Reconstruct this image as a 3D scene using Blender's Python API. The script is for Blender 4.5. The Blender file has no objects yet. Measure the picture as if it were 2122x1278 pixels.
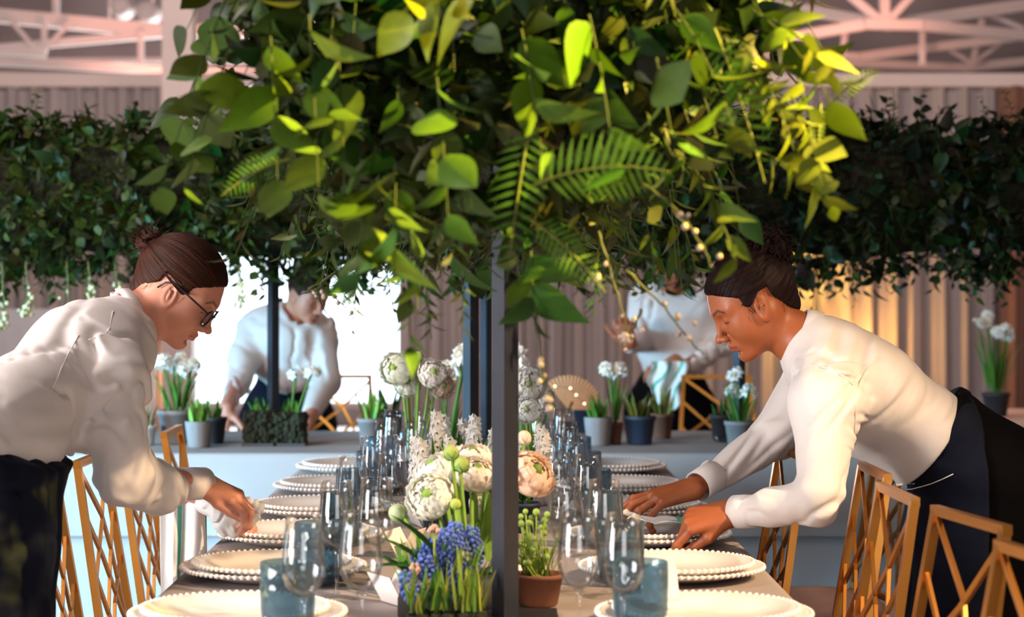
import bpy, math, random
import numpy as np
from mathutils import Vector, Matrix
rng = np.random.default_rng(7)
random.seed(7)
SC = bpy.context.scene
COL = SC.collection

# ------------------------------------------------------------------ camera, exposure, world, lights
F_PX, CX, CY, EYE = 4200.0, 1027.0, 602.0, 1.25
def W(px, py, Y):
    """a point of the place at depth Y metres, given where the photograph shows it"""
    return np.array([(px - CX) / F_PX * Y, Y, EYE - (py - CY) / F_PX * Y])

cam_d = bpy.data.cameras.new('camera')
cam = bpy.data.objects.new('camera', cam_d); COL.objects.link(cam)
cam.location = (0, 0, EYE); cam.rotation_euler = (math.pi / 2, 0, 0)
cam_d.sensor_width = 36.0; cam_d.lens = 36.0 * F_PX / 2122.0
cam_d.shift_x = (1061 - CX) / 2122.0; cam_d.shift_y = -(639 - CY) / 2122.0
cam_d.dof.use_dof = True; cam_d.dof.focus_distance = 3.9; cam_d.dof.aperture_fstop = 4.6
cam_d.clip_start = 0.05; cam_d.clip_end = 200
SC.camera = cam
SC.view_settings.view_transform = 'Standard'; SC.view_settings.look = 'None'
SC.view_settings.gamma = 1.0; SC.view_settings.exposure = 0.0
SC.view_settings.use_curve_mapping = False
cy = SC.cycles
cy.use_denoising = True; cy.denoiser = 'OPENIMAGEDENOISE'
cy.max_bounces = 6; cy.diffuse_bounces = 3; cy.glossy_bounces = 3; cy.transmission_bounces = 4
cy.transparent_max_bounces = 24; cy.sample_clamp_indirect = 4.0
cy.caustics_reflective = False; cy.caustics_refractive = False
cy.use_adaptive_sampling = True; cy.adaptive_threshold = 0.02

wd = bpy.data.worlds.new('sky'); SC.world = wd; wd.use_nodes = True
bg = wd.node_tree.nodes['Background']
bg.inputs['Color'].default_value = (0.80, 0.92, 1.0, 1); bg.inputs['Strength'].default_value = 4.0

def lamp(name, kind, loc, target, energy, color, size=0.3, size_y=None, spot=None, blend=0.5):
    d = bpy.data.lights.new(name, kind); d.energy = energy; d.color = color
    if kind == 'AREA':
        d.size = size
        if size_y: d.shape = 'RECTANGLE'; d.size_y = size_y
    else:
        d.shadow_soft_size = size
    if kind == 'SPOT': d.spot_size = math.radians(spot); d.spot_blend = blend
    o = bpy.data.objects.new(name, d); COL.objects.link(o); o.location = loc
    v = Vector(target) - Vector(loc)
    o.rotation_euler = v.to_track_quat('-Z', 'Y').to_euler()
    return o
WARM = (1.0, 0.62, 0.24)
COOL = (0.62, 0.86, 1.0)
# the warm stage spot rigged above the right side of the table, grazing the near end of the greenery
lamp('warm_spot_light', 'SPOT', (3.3, 1.75, 3.75), (0.32, 3.12, 0.8), 1750, (1.0, 0.70, 0.40), 0.05, spot=31, blend=0.8)
lamp('greenery_spot_light', 'SPOT', (2.7, 1.95, 3.1), (0.12, 2.52, 1.70), 5200, (1.0, 0.70, 0.10), 0.03, spot=18, blend=0.3)  # second spot, added to bring up yellow highlights on the leaves
# pinkish fill added over the left aisle to brighten cloth and plates
lamp('aisle_lamp', 'AREA', (-2.5, 3.6, 3.7), (-0.3, 4.2, 0.8), 90, (1.0, 0.86, 0.80), 0.9, 0.9)
# a softer warm wash from the camera side on the right hand woman
lamp('warm_wash_light', 'SPOT', (2.2, 0.2, 3.1), (1.0, 4.0, 1.0), 80, (1.0, 0.72, 0.46), 0.25, spot=40, blend=0.8)
# daylight through the two windows of the left wall
lamp('daylight_near', 'AREA', (-4.3, 1.2, 1.5), (-0.5, 4.2, 0.8), 400, (1.0, 0.95, 0.93), 2.2, 1.8)
lamp('daylight_far', 'AREA', (-4.3, 4.9, 0.9), (-1.45, 6.2, 0.25), 92, (0.26, 0.68, 1.0), 1.5, 1.1).data.spread = math.radians(58)
# daylight through the open back window
lamp('daylight_back', 'AREA', (-1.9, 18.6, 1.45), (-1.2, 5.0, 1.0), 420, (0.88, 0.96, 1.0), 2.2, 2.4)
# fill added behind the camera, set in a made-up window
lamp('daylight_front', 'AREA', (0.5, -3.4, 1.5), (0.2, 5, 0.9), 62, (1.0, 0.88, 0.82), 2.6, 1.3)
# uplighters at the drapes
lamp('drape_uplight', 'POINT', (2.44, 13.72, 0.85), (2.4, 14, 2), 20, (1.0, 0.50, 0.12), 0.05)
lamp('drape_uplight_behind_head', 'POINT', (2.08, 13.76, 1.36), (2.4, 14, 2), 14, (1.0, 0.60, 0.08), 0.05)
lamp('window_side_uplight', 'POINT', (-2.28, 13.7, 0.6), (2.4, 14, 2), 8, (1.0, 0.5, 0.2), 0.05)
# pink wash on the roof steel and drapes
lamp('pink_roof_wash', 'SPOT', (-2.5, 14.9, 2.75), (-2.6, 17.5, 4.1), 95, (1.0, 0.42, 0.32), 0.3, spot=95, blend=0.8)
lamp('pink_roof_wash_right', 'SPOT', (2.8, 14.9, 2.75), (2.9, 17.5, 4.1), 95, (1.0, 0.44, 0.32), 0.3, spot=80, blend=0.8)
lamp('drape_wash', 'AREA', (0, 8.6, 4.2), (0.0, 14, 1.6), 190, (1.0, 0.80, 0.75), 6.0, 0.8)

# ------------------------------------------------------------------ materials
def lin(c):
    return tuple(((v / 255.0) / 12.92 if v <= 10 else (((v / 255.0) + 0.055) / 1.055) ** 2.4) for v in c)
MATS = {}
def mat(name, rgb=(200, 200, 200), rough=0.6, metal=0.0, noise=None, bump=None, attr=None, transl=0.0,
        sheen=0.0, spec=0.5, emit=None, coat=0.0, linear=False):
    """principled material; noise=(scale, amount) varies the colour, bump=(scale, strength, distance)"""
    m = bpy.data.materials.new(name); m.use_nodes = True; nt = m.node_tree; n = nt.nodes; l = nt.links
    p = n['Principled BSDF']; c = rgb if linear else lin(rgb)
    p.inputs['Base Color'].default_value = (*c, 1); p.inputs['Roughness'].default_value = rough
    p.inputs['Metallic'].default_value = metal; p.inputs['Specular IOR Level'].default_value = spec
    if sheen: p.inputs['Sheen Weight'].default_value = sheen
    if coat: p.inputs['Coat Weight'].default_value = coat
    tc = n.new('ShaderNodeTexCoord'); src = None
    if attr:
        a = n.new('ShaderNodeAttribute'); a.attribute_name = attr; src = a.outputs['Color']
    if noise:
        t = n.new('ShaderNodeTexNoise'); t.inputs['Scale'].default_value = noise[0]; t.inputs['Detail'].default_value = 3
        l.new(tc.outputs['Object'], t.inputs['Vector'])
        mr = n.new('ShaderNodeMapRange'); mr.inputs['From Min'].default_value = 0.3; mr.inputs['From Max'].default_value = 0.7
        mr.inputs['To Min'].default_value = 1 - noise[1]; mr.inputs['To Max'].default_value = 1 + noise[1]
        l.new(t.outputs['Fac'], mr.inputs['Value'])
        mx = n.new('ShaderNodeMix'); mx.data_type = 'RGBA'; mx.blend_type = 'MULTIPLY'; mx.inputs['Factor'].default_value = 1
        if src is not None: l.new(src, mx.inputs['A'])
        else: mx.inputs['A'].default_value = (*c, 1)
        l.new(mr.outputs['Result'], mx.inputs['B']); src = mx.outputs['Result']
    if src is not None: l.new(src, p.inputs['Base Color'])
    if bump:
        t = n.new('ShaderNodeTexNoise'); t.inputs['Scale'].default_value = bump[0]; t.inputs['Detail'].default_value = 4
        l.new(tc.outputs['Object'], t.inputs['Vector'])
        b = n.new('ShaderNodeBump'); b.inputs['Strength'].default_value = bump[1]; b.inputs['Distance'].default_value = bump[2]
        l.new(t.outputs['Fac'], b.inputs['Height']); l.new(b.outputs['Normal'], p.inputs['Normal'])
    if emit:
        p.inputs['Emission Color'].default_value = (*emit[0], 1); p.inputs['Emission Strength'].default_value = emit[1]
    if transl:
        tr = n.new('ShaderNodeBsdfTranslucent'); ms = n.new('ShaderNodeMixShader'); ms.inputs[0].default_value = transl
        if src is not None: l.new(src, tr.inputs['Color'])
        else: tr.inputs['Color'].default_value = (*c, 1)
        l.new(p.outputs[0], ms.inputs[1]); l.new(tr.outputs[0], ms.inputs[2])
        l.new(ms.outputs[0], n['Material Output'].inputs['Surface'])
    MATS[name] = m; return m

def glass_mat(name, tint, rough=0.02, body=0.0, bump=None):
    """thin glass wall: clear (tinted) with a mirror share by Fresnel"""
    m = bpy.data.materials.new(name); m.use_nodes = True; nt = m.node_tree; n = nt.nodes; l = nt.links
    n.remove(n['Principled BSDF'])
    tr = n.new('ShaderNodeBsdfTransparent'); tr.inputs['Color'].default_value = (*tint, 1)
    gl = n.new('ShaderNodeBsdfGlossy'); gl.inputs['Roughness'].default_value = rough
    lw = n.new('ShaderNodeLayerWeight'); lw.inputs['Blend'].default_value = 0.18
    mr = n.new('ShaderNodeMapRange'); mr.inputs['To Min'].default_value = 0.03; mr.inputs['To Max'].default_value = 0.5
    l.new(lw.outputs['Fresnel'], mr.inputs['Value'])
    ms = n.new('ShaderNodeMixShader'); l.new(mr.outputs['Result'], ms.inputs[0])
    l.new(tr.outputs[0], ms.inputs[1]); l.new(gl.outputs[0], ms.inputs[2]); out = ms.outputs[0]
    if body:
        df = n.new('ShaderNodeBsdfDiffuse'); df.inputs['Color'].default_value = (*tint, 1)
        m2 = n.new('ShaderNodeMixShader'); m2.inputs[0].default_value = body
        l.new(out, m2.inputs[1]); l.new(df.outputs[0], m2.inputs[2]); out = m2.outputs[0]
    if bump:
        tc = n.new('ShaderNodeTexCoord'); t = n.new('ShaderNodeTexVoronoi'); t.inputs['Scale'].default_value = bump[0]
        l.new(tc.outputs['Object'], t.inputs['Vector']); b = n.new('ShaderNodeBump')
        b.inputs['Strength'].default_value = bump[1]; b.inputs['Distance'].default_value = 0.002
        l.new(t.outputs['Distance'], b.inputs['Height']); l.new(b.outputs['Normal'], gl.inputs['Normal'])
        l.new(b.outputs['Normal'], lw.inputs['Normal'])
    l.new(out, n['Material Output'].inputs['Surface'])
    MATS[name] = m; return m

mat('drape', (180, 168, 166), 0.85, noise=(1.5, 0.06), transl=0.25)
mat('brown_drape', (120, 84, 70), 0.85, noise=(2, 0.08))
mat('plaster', (176, 160, 156), 0.8, noise=(0.6, 0.08))
mat('roof_sheet', (150, 140, 140), 0.7, noise=(0.7, 0.25))
mat('white_steel', (214, 196, 190), 0.55, noise=(2, 0.05))
mat('floor_concrete', (118, 104, 100), 0.5, noise=(1.5, 0.15), bump=(30, 0.1, 0.01))
mat('linen_grey', (150, 138, 134), 0.85, noise=(6, 0.04), bump=(400, 0.25, 0.001))
mat('linen_pale', (158, 156, 156), 0.85, noise=(4, 0.04), bump=(300, 0.25, 0.001))
mat('black_steel', (44, 46, 54), 0.38, 0.35, noise=(14, 0.15))
mat('gold', (204, 140, 66), 0.33, 1.0, noise=(8, 0.08))
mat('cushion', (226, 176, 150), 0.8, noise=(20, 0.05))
mat('porcelain', (240, 232, 226), 0.22, coat=0.3, noise=(3, 0.015))
glass_mat('clear_glass', (0.965, 0.975, 0.98))
glass_mat('blue_glass', (0.44, 0.58, 0.66), 0.06, 0.07, bump=(70, 0.8))
glass_mat('window_glass', (0.97, 0.99, 1.0))
glass_mat('frosted_panel', (0.80, 0.80, 0.82), 0.3, 0.35)
mat('card', (236, 226, 220), 0.8, noise=(4, 0.02))
mat('napkin', (238, 236, 234), 0.85, noise=(8, 0.03), transl=0.15)
mat('green_stripe', (86, 168, 148), 0.85, noise=(8, 0.05))
mat('leaf', attr='col', rough=0.45, transl=0.14, spec=0.18, noise=(60, 0.10))
mat('stem', (92, 110, 38), 0.6, noise=(30, 0.2))
mat('twig', (96, 74, 44), 0.7, noise=(40, 0.2))
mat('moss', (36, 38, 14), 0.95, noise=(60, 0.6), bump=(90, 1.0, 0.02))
mat('petal', attr='col', rough=0.6, transl=0.3, noise=(40, 0.05))
mat('pot_grey', (120, 112, 110), 0.8, noise=(20, 0.1))
mat('pot_white', (214, 206, 200), 0.7, noise=(20, 0.05))
mat('pot_dark', (40, 40, 44), 0.7, noise=(20, 0.15))
mat('pot_blue', (34, 46, 66), 0.6, noise=(20, 0.1))
mat('terracotta', (122, 76, 54), 0.85, noise=(20, 0.15))
mat('soil', (44, 32, 22), 0.95, noise=(60, 0.4), bump=(80, 0.8, 0.01))
mat('slate', (60, 56, 54), 0.7, noise=(10, 0.1))
mat('skin', attr='col', rough=0.48, noise=(25, 0.05), bump=(300, 0.08, 0.001))
mat('shirt', (230, 220, 215), 0.62, noise=(9, 0.02), bump=(60, 0.10, 0.004), transl=0.12, sheen=0.2)
mat('navy', (14, 18, 32), 0.8, spec=0.12, noise=(30, 0.1), bump=(50, 0.15, 0.004))
mat('black_cloth', (8, 6, 7), 0.85, spec=0.06, noise=(30, 0.1))
mat('thread', (220, 220, 226), 0.7)
mat('frame_dark', (22, 30, 38), 0.3)
mat('leather', (20, 18, 18), 0.4)
mat('lamp_lens', (255, 180, 110), 0.4, emit=((1.0, 0.30, 0.12), 1.3))
mat('led', (255, 220, 160), 0.4, emit=((1.0, 0.72, 0.4), 6.0))
mat('fan_leaf', (222, 176, 132), 0.7, noise=(20, 0.08), transl=0.3)
def hair_mat(name, dark, light):
    m = bpy.data.materials.new(name); m.use_nodes = True; n = m.node_tree.nodes; l = m.node_tree.links
    p = n['Principled BSDF']; p.inputs['Roughness'].default_value = 0.5; p.inputs['Specular IOR Level'].default_value = 0.15
    a = n.new('ShaderNodeAttribute'); a.attribute_name = 'strand'
    t = n.new('ShaderNodeTexNoise'); t.inputs['Scale'].default_value = 1.0; t.inputs['Detail'].default_value = 3
    l.new(a.outputs['Vector'], t.inputs['Vector'])
    r = n.new('ShaderNodeValToRGB'); r.color_ramp.elements[0].position = 0.35; r.color_ramp.elements[1].position = 0.7
    r.color_ramp.elements[0].color = (*lin(dark), 1); r.color_ramp.elements[1].color = (*lin(light), 1)
    l.new(t.outputs['Fac'], r.inputs[0]); l.new(r.outputs[0], p.inputs['Base Color'])
    b = n.new('ShaderNodeBump'); b.inputs['Strength'].default_value = 0.6; b.inputs['Distance'].default_value = 0.002
    l.new(t.outputs['Fac'], b.inputs['Height']); l.new(b.outputs['Normal'], p.inputs['Normal'])
    MATS[name] = m
hair_mat('hair_brown', (20, 8, 4), (74, 36, 20))
hair_mat('hair_black', (7, 3, 3), (40, 16, 13))
hair_mat('hair_dark', (30, 20, 14), (66, 44, 30))

# ------------------------------------------------------------------ mesh builder
def unit(v):
    v = np.asarray(v, float); return v / (np.linalg.norm(v) + 1e-12)
class MB:
    def __init__(s): s.V = []; s.F = {}; s.n = 0; s.C = []; s.M = {}
    def add(s, V, F, col=None, mi=0):
        V = np.asarray(V, float).reshape(-1, 3)
        F = np.asarray(F, int)
        if F.size:
            s.F.setdefault((F.shape[1], mi), []).append(F + s.n)
        s.V.append(V)
        s.C.append(np.broadcast_to(np.asarray(col if col is not None else (1, 1, 1), float), (len(V), 3)))
        s.n += len(V); return s
    def box(s, c, size, M=None, col=None, mi=0):
        x, y, z = np.array(size) / 2
        V = np.array([[i, j, k] for i in (-x, x) for j in (-y, y) for k in (-z, z)])
        if M is not None: V = V @ np.asarray(M).T
        F = [[0, 1, 3, 2], [4, 6, 7, 5], [0, 4, 5, 1], [2, 3, 7, 6], [0, 2, 6, 4], [1, 5, 7, 3]]
        return s.add(V + np.array(c), F, col, mi)
    def bar(s, a, b, w, h, up=(0, 0, 1), col=None, mi=0):
        a = np.array(a, float); b = np.array(b, float); x = unit(b - a)
        u = np.array(up, float)
        if abs(x @ u) > 0.98: u = np.array([1.0, 0, 0])
        y = unit(np.cross(u, x)); z = np.cross(x, y)
        M = np.stack([x, y, z], 1)
        return s.box((a + b) / 2, (np.linalg.norm(b - a), w, h), M, col, mi)
    def tube(s, P, R, n=8, col=None, caps=True, mi=0):
        P = np.array(P, float); m = len(P); R = np.broadcast_to(np.asarray(R, float), (m,))
        T = np.gradient(P, axis=0); T /= np.linalg.norm(T, axis=1)[:, None] + 1e-12
        u = np.cross(T[0], [0.3, 0.2, 1.0]); u = unit(u if np.linalg.norm(u) > 1e-3 else np.cross(T[0], [1, 0, 0]))
        th = np.arange(n) * 2 * np.pi / n; V = []
        for i in range(m):
            u = unit(u - (u @ T[i]) * T[i]); v = np.cross(T[i], u)
            V.append(P[i] + R[i] * (np.cos(th)[:, None] * u + np.sin(th)[:, None] * v))
        V = np.concatenate(V); i = np.arange(m - 1)[:, None]; j = np.arange(n)[None]
        a = i * n + j; b = i * n + (j + 1) % n
        F = np.stack([a, b, b + n, a + n], -1).reshape(-1, 4)
        s.add(V, F, col, mi)
        if caps:
            k = s.n - len(V)
            s.F.setdefault((n, mi), []).append(np.array([np.arange(n)[::-1] + k, np.arange(n) + k + (m - 1) * n]))
        return s
    def lathe(s, prof, c=(0, 0, 0), n=32, col=None, mi=0, wob=None):
        prof = np.array(prof, float); th = np.arange(n) * 2 * np.pi / n; m = len(prof)
        r = np.maximum(prof[:, 0], 1e-5)[:, None]
        if wob is not None: r = r * (1 + wob[0] * np.cos(wob[1] * th)[None])
        V = np.stack([r * np.cos(th), r * np.sin(th), np.broadcast_to(prof[:, 1][:, None], (m, n))], -1).reshape(-1, 3) + np.array(c)
        i = np.arange(m - 1)[:, None]; j = np.arange(n)[None]
        a = i * n + j; b = i * n + (j + 1) % n
        return s.add(V, np.stack([a, b, b + n, a + n], -1).reshape(-1, 4), col, mi)
    def ball(s, c, r, n=8, m=5, col=None, M=None, mi=0):
        t = np.linspace(0.001, np.pi - 0.001, m + 1); r = np.broadcast_to(np.asarray(r, float), (3,))
        th = np.arange(n) * 2 * np.pi / n
        V = np.stack([np.sin(t)[:, None] * np.cos(th), np.sin(t)[:, None] * np.sin(th), np.cos(t)[:, None] + 0 * th], -1).reshape(-1, 3) * r
        if M is not None: V = V @ np.asarray(M).T
        i = np.arange(m)[:, None]; j = np.arange(n)[None]
        a = i * n + j; b = i * n + (j + 1) % n
        return s.add(V + np.array(c), np.stack([a, a + n, b + n, b], -1).reshape(-1, 4), col, mi)
    def inst(s, T, F, pos, X, Z, sc, cols, mi=0):
        """copies of template T (x along, z up) at pos with x axis X and rough up Z"""
        pos = np.asarray(pos, float); X = np.asarray(X, float); Z = np.asarray(Z, float); N = len(pos)
        X = X / (np.linalg.norm(X, axis=1)[:, None] + 1e-9)
        Y = np.cross(Z, X); Y /= np.linalg.norm(Y, axis=1)[:, None] + 1e-9
        Z = np.cross(X, Y); sc = np.asarray(sc, float)
        if sc.ndim == 1: sc = sc[:, None] * np.ones(3)
        R = np.stack([X, Y, Z], 2) * sc[:, None, :]
        V = np.einsum('nij,kj->nki', R, T) + pos[:, None, :]
        FF = (np.asarray(F)[None] + (np.arange(N) * len(T))[:, None, None]).reshape(-1, np.asarray(F).shape[1])
        C = np.repeat(np.asarray(cols, float).reshape(-1, 3) * np.ones((N, 1)), len(T), axis=0)
        s.add(V.reshape(-1, 3), FF, C, mi); return s
    def build(s, name, mats, parent=None, smooth=True, colattr=True):
        V = np.concatenate(s.V) if s.V else np.zeros((0, 3)); C = np.concatenate(s.C)
        me = bpy.data.meshes.new(name); me.vertices.add(len(V)); me.vertices.foreach_set('co', V.ravel().astype(np.float32))
        ls, st, mi_, k = [], [], [], 0
        for (n, mi), L in s.F.items():
            A = np.concatenate(L); ls.append(A.ravel()); st.append(k + np.arange(len(A)) * n); mi_.append(np.full(len(A), mi)); k += A.size
        ls = np.concatenate(ls); st = np.concatenate(st); mi_ = np.concatenate(mi_)
        me.loops.add(len(ls)); me.loops.foreach_set('vertex_index', ls.astype(np.int32))
        me.polygons.add(len(st)); me.polygons.foreach_set('loop_start', st.astype(np.int32))
        me.polygons.foreach_set('material_index', mi_.astype(np.int32))
        me.polygons.foreach_set('use_smooth', np.full(len(st), bool(smooth)))
        for m in (mats if isinstance(mats, (list, tuple)) else [mats]): me.materials.append(MATS[m])
        me.update(calc_edges=True); me.validate()
        if colattr:
            ca = me.color_attributes.new('col', 'FLOAT_COLOR', 'POINT')
            ca.data.foreach_set('color', np.concatenate([C, np.ones((len(C), 1))], 1).astype(np.float32).ravel())
        if smooth == 'auto':
            try: me.set_sharp_from_angle(angle=math.radians(40))
            except Exception: pass
        o = bpy.data.objects.new(name, me); COL.objects.link(o)
        if parent is not None:
            o.parent = parent; o.matrix_parent_inverse = parent.matrix_basis.inverted()
        return o
def tag(o, label=None, cat=None, group=None, kind=None):
    if label: o['label'] = label
    if cat: o['category'] = cat
    if group: o['group'] = group
    if kind: o['kind'] = kind
    return o
def thing(name, label, cat, loc=(0, 0, 0), rz=0, group=None):
    o = bpy.data.objects.new(name, None); COL.objects.link(o); o.empty_display_size = 0.05
    o.location = tuple(loc); o.rotation_euler = (0, 0, rz); return tag(o, label, cat, group)
def local(o, root):     # built in the thing's own coordinates
    o.parent = root; o.matrix_parent_inverse = Matrix.Identity(4); return o
def copy_tree(root, loc, rz=0, label=None, group=None, scale=None):
    def rec(o, par):
        c = o.copy(); COL.objects.link(c)
        if par is not None: c.parent = par
        for ch in list(o.children): rec(ch, c)
        return c
    r = rec(root, None); r.location = tuple(loc); r.rotation_euler = (0, 0, rz)
    if scale: r.scale = (scale,) * 3
    if label: r['label'] = label
    if group: r['group'] = group
    return r
def leaf_t(w=0.5, nl=4, fold=0.15, bend=0.2, tip=1.0, base=0.6):
    """unit-length leaf template: three columns, pointed or round"""
    t = np.linspace(0, 1, nl + 1); wd_ = w * 0.5 * (np.sin(np.pi * np.clip(t, 0.02, 0.985) ** base)) ** tip
    V = []
    for i, a in enumerate(t):
        z = -bend * a * a
        V += [[a, -wd_[i], z + fold * wd_[i]], [a, 0, z], [a, wd_[i], z + fold * wd_[i]]]
    F = []
    for i in range(nl):
        k = 3 * i; F += [[k, k + 3, k + 4, k + 1], [k + 1, k + 4, k + 5, k + 2]]
    return np.array(V), np.array(F)
# ------------------------------------------------------------------ the room
XL, XR, YB, YF, ZC = -4.6, 5.2, 18.8, -3.5, 5.4
def struct(name, mb, m, smooth=False):
    o = mb.build(name, m, smooth=smooth); tag(o, kind='structure'); return o
struct('floor', MB().box(((XL + XR) / 2, (YB + YF) / 2, -0.05), (XR - XL + .4, YB - YF + .4, 0.1)), 'floor_concrete')
struct('ceiling', MB().box(((XL + XR) / 2, (YB + YF) / 2, ZC + 0.05), (XR - XL + .4, YB - YF + .4, 0.1)), 'roof_sheet')
struct('wall_right', MB().box((XR + 0.1, (YB + YF) / 2, ZC / 2), (0.2, YB - YF, ZC)), 'plaster')
def wall_with_holes(name, axis, pos, a0, a1, z1, holes, m, th=0.2):
    """wall along x ('x': at y=pos) or along y ('y': at x=pos) with rectangular openings"""
    mb = MB(); cuts = sorted(holes); cur = a0
    def bx(p0, p1, q0, q1):
        if p1 - p0 < 1e-4 or q1 - q0 < 1e-4: return
        c = ((p0 + p1) / 2, (q0 + q1) / 2)
        if axis == 'x': mb.box((c[0], pos, c[1]), (p1 - p0, th, q1 - q0))
        else: mb.box((pos, c[0], c[1]), (th, p1 - p0, q1 - q0))
    for h0, h1, zz0, zz1 in cuts:
        bx(cur, h0, 0, z1); bx(h0, h1, 0, zz0); bx(h0, h1, zz1, z1); cur = h1
    bx(cur, a1, 0, z1)
    return struct(name, mb, m)
wall_with_holes('wall_left', 'y', XL - 0.1, YF, YB, ZC, [(0.1, 2.3, 0.8, 2.6), (4.1, 5.7, 0.35, 1.45)], 'plaster')
wall_with_holes('wall_front', 'x', YF - .1, XL, XR, ZC, [(-0.9, 1.9, 0.8, 2.2)], 'plaster')  # opening added to house the fill behind the camera
WX0, WX1, WZ0, WZ1 = -3.1, -0.70, 0.15, 2.75
wall_with_holes('wall_back', 'x', YB + .1, XL, XR, ZC, [(WX0, WX1, WZ0, WZ1)], 'roof_sheet')
# the back window: frame and pane
def window(n, p0, p1, z0, z1, axis, pos):
    f = MB(); w = 0.06
    def b(a0, a1, c0, c1):
        if axis == 'x': f.box(((a0 + a1) / 2, pos, (c0 + c1) / 2), (a1 - a0, 0.08, c1 - c0))
        else: f.box((pos, (a0 + a1) / 2, (c0 + c1) / 2), (0.08, a1 - a0, c1 - c0))
    b(p0, p1, z0, z0 + w); b(p0, p1, z1 - w, z1); b(p0, p0 + w, z0 + w, z1 - w); b(p1 - w, p1, z0 + w, z1 - w)
    fr = struct('window_%d' % n, f, 'white_steel')
    g = MB(); th = 0.008
    if axis == 'x': g.box(((p0 + p1) / 2, pos, (z0 + z1) / 2), (p1 - p0 - 2 * w, th, z1 - z0 - 2 * w))
    else: g.box((pos, (p0 + p1) / 2, (z0 + z1) / 2), (th, p1 - p0 - 2 * w, z1 - z0 - 2 * w))
    g.build('pane', 'window_glass', fr, smooth=False)
window(1, WX0, WX1, WZ0, WZ1, 'x', YB + .1)
window(4, -0.9, 1.9, 0.8, 2.2, 'x', YF - .1)  # made-up window around the front fill
window(2, 0.1, 2.3, 0.8, 2.6, 'y', XL - 0.1)
window(3, 4.1, 5.7, 0.35, 1.45, 'y', XL - 0.1)
# column and the rail above the drapes, and the roof steel (white painted tubes)
struct('column_left', MB().box((W(372, 0, 13.3)[0], 13.3, ZC / 2), (0.2, 0.2, ZC)), 'white_steel')
struct('trim_1', MB().box(((XL + XR) / 2, 14.0, 2.70), (XR - XL, 0.10, 0.09)), 'white_steel')
def steel(name, segs, w=0.09):
    mb = MB()
    for (x0, y0, Y0, x1, y1, Y1, ww) in segs:
        mb.bar(W(x0, y0, Y0), W(x1, y1, Y1), ww * .72, ww * .72)
    return struct(name, mb, 'white_steel')
steel('trim_2', [(-300, 5, 16, 420, 72, 16.6, .15), (-200, 118, 16, 420, 62, 16.6, .09), (-300, 112, 15.6, 420, 150, 15.9, .09),
                 (-300, 128, 17, 900, 122, 17.6, .06), (10, 28, 16.1, 80, 108, 16.1, .05), (150, 44, 16.2, 84, 108, 16.1, .05), (92, 40, 16.2, 92, 110, 16.2, .06),
                 (292, 62, 16.4, 292, 172, 16.4, .06), (-300, 92, 15.8, 96, 112, 16, .08), (-300, 146, 18, 500, 168, 18, .07)])
steel('trim_3', [(1500, -10, 17, 1840, 52, 16.2, .13), (1840, 52, 16.2, 2400, -30, 16.8, .13), (1600, 84, 16.1, 1790, 52, 16.0, .11),
                 (1790, 50, 16, 1912, 53, 16.0, .11), (1830, 48, 16, 1760, -10, 16.0, .08), (1833, 48, 16, 1833, -20, 16.0, .10), (1836, 48, 16, 1890, -10, 16.0, .08),
                 (1912, 53, 16, 2300, 92, 16.5, .11), (1650, 110, 17, 1780, 118, 17, .09), (1780, 118, 17, 2300, 52, 17, .10),
                 (1911, 55, 16.6, 1911, 135, 16.6, .06), (1752, 60, 16.4, 1745, 115, 16.4, .06), (1700, 128, 17.5, 2000, 140, 17.5, .09), (2000, 140, 17.5, 2400, 100, 17.5, .10),
                 (2035, 40, 17.2, 2015, 132, 17.2, .06), (1960, 98, 17.2, 2015, 132, 17.2, .04), (2080, 85, 17.2, 2015, 132, 17.2, .04),
                 (2050, 30, 16.6, 2122, 60, 16.6, .05)])
steel('trim_5', [(380, 66, 16.5, 900, 20, 16.8, .12), (900, 20, 16.8, 1500, -8, 17, .12), (400, 150, 15.9, 1650, 112, 17, .09), (400, 64, 16, 1000, 110, 16.4, .08), (1000, 110, 16.4, 1620, 84, 16.1, .08),
                 (700, 40, 16.6, 700, 142, 16.6, .06), (1000, 20, 16.8, 1000, 130, 16.8, .06), (1300, 5, 16.9, 1300, 125, 16.9, .06), (2300, 52, 17, 3000, 118, 17, .10), (2400, -30, 16.8, 3000, 52, 16.8, .13), (2280, 92, 16.5, 3000, 20, 16.5, .11),
                 (2560, 0, 16.7, 2560, 100, 16.7, .06), (-300, 5, 16, -700, 60, 16, .13), (-300, 118, 16, -700, 30, 16, .09), (-300, 112, 15.6, -700, 100, 15.6, .09)])
mbp = MB()
for hx in (-3.6, -2.2, -.8, .6, 2.0, 3.2, 4.4): mbp.box((hx, 16.6, (3.5 + ZC) / 2), (.05, .05, ZC - 3.4))
for k in range(3):
    mbp.box(((XL + XR) / 2, 16 + 1.1 * k, ZC - 0.12), (XR - XL, 0.12, 0.2))
struct('trim_4', mbp, 'white_steel')
# frosted low screen at the left
mbs = MB().box((-2.95, 12.2, 0.57), (1.8, 0.02, 1.14)); o = mbs.build('frosted_screen', 'frosted_panel', smooth=False)
tag(o, 'low frosted panel standing in front of the drapes at the far left', 'screen')

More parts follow.
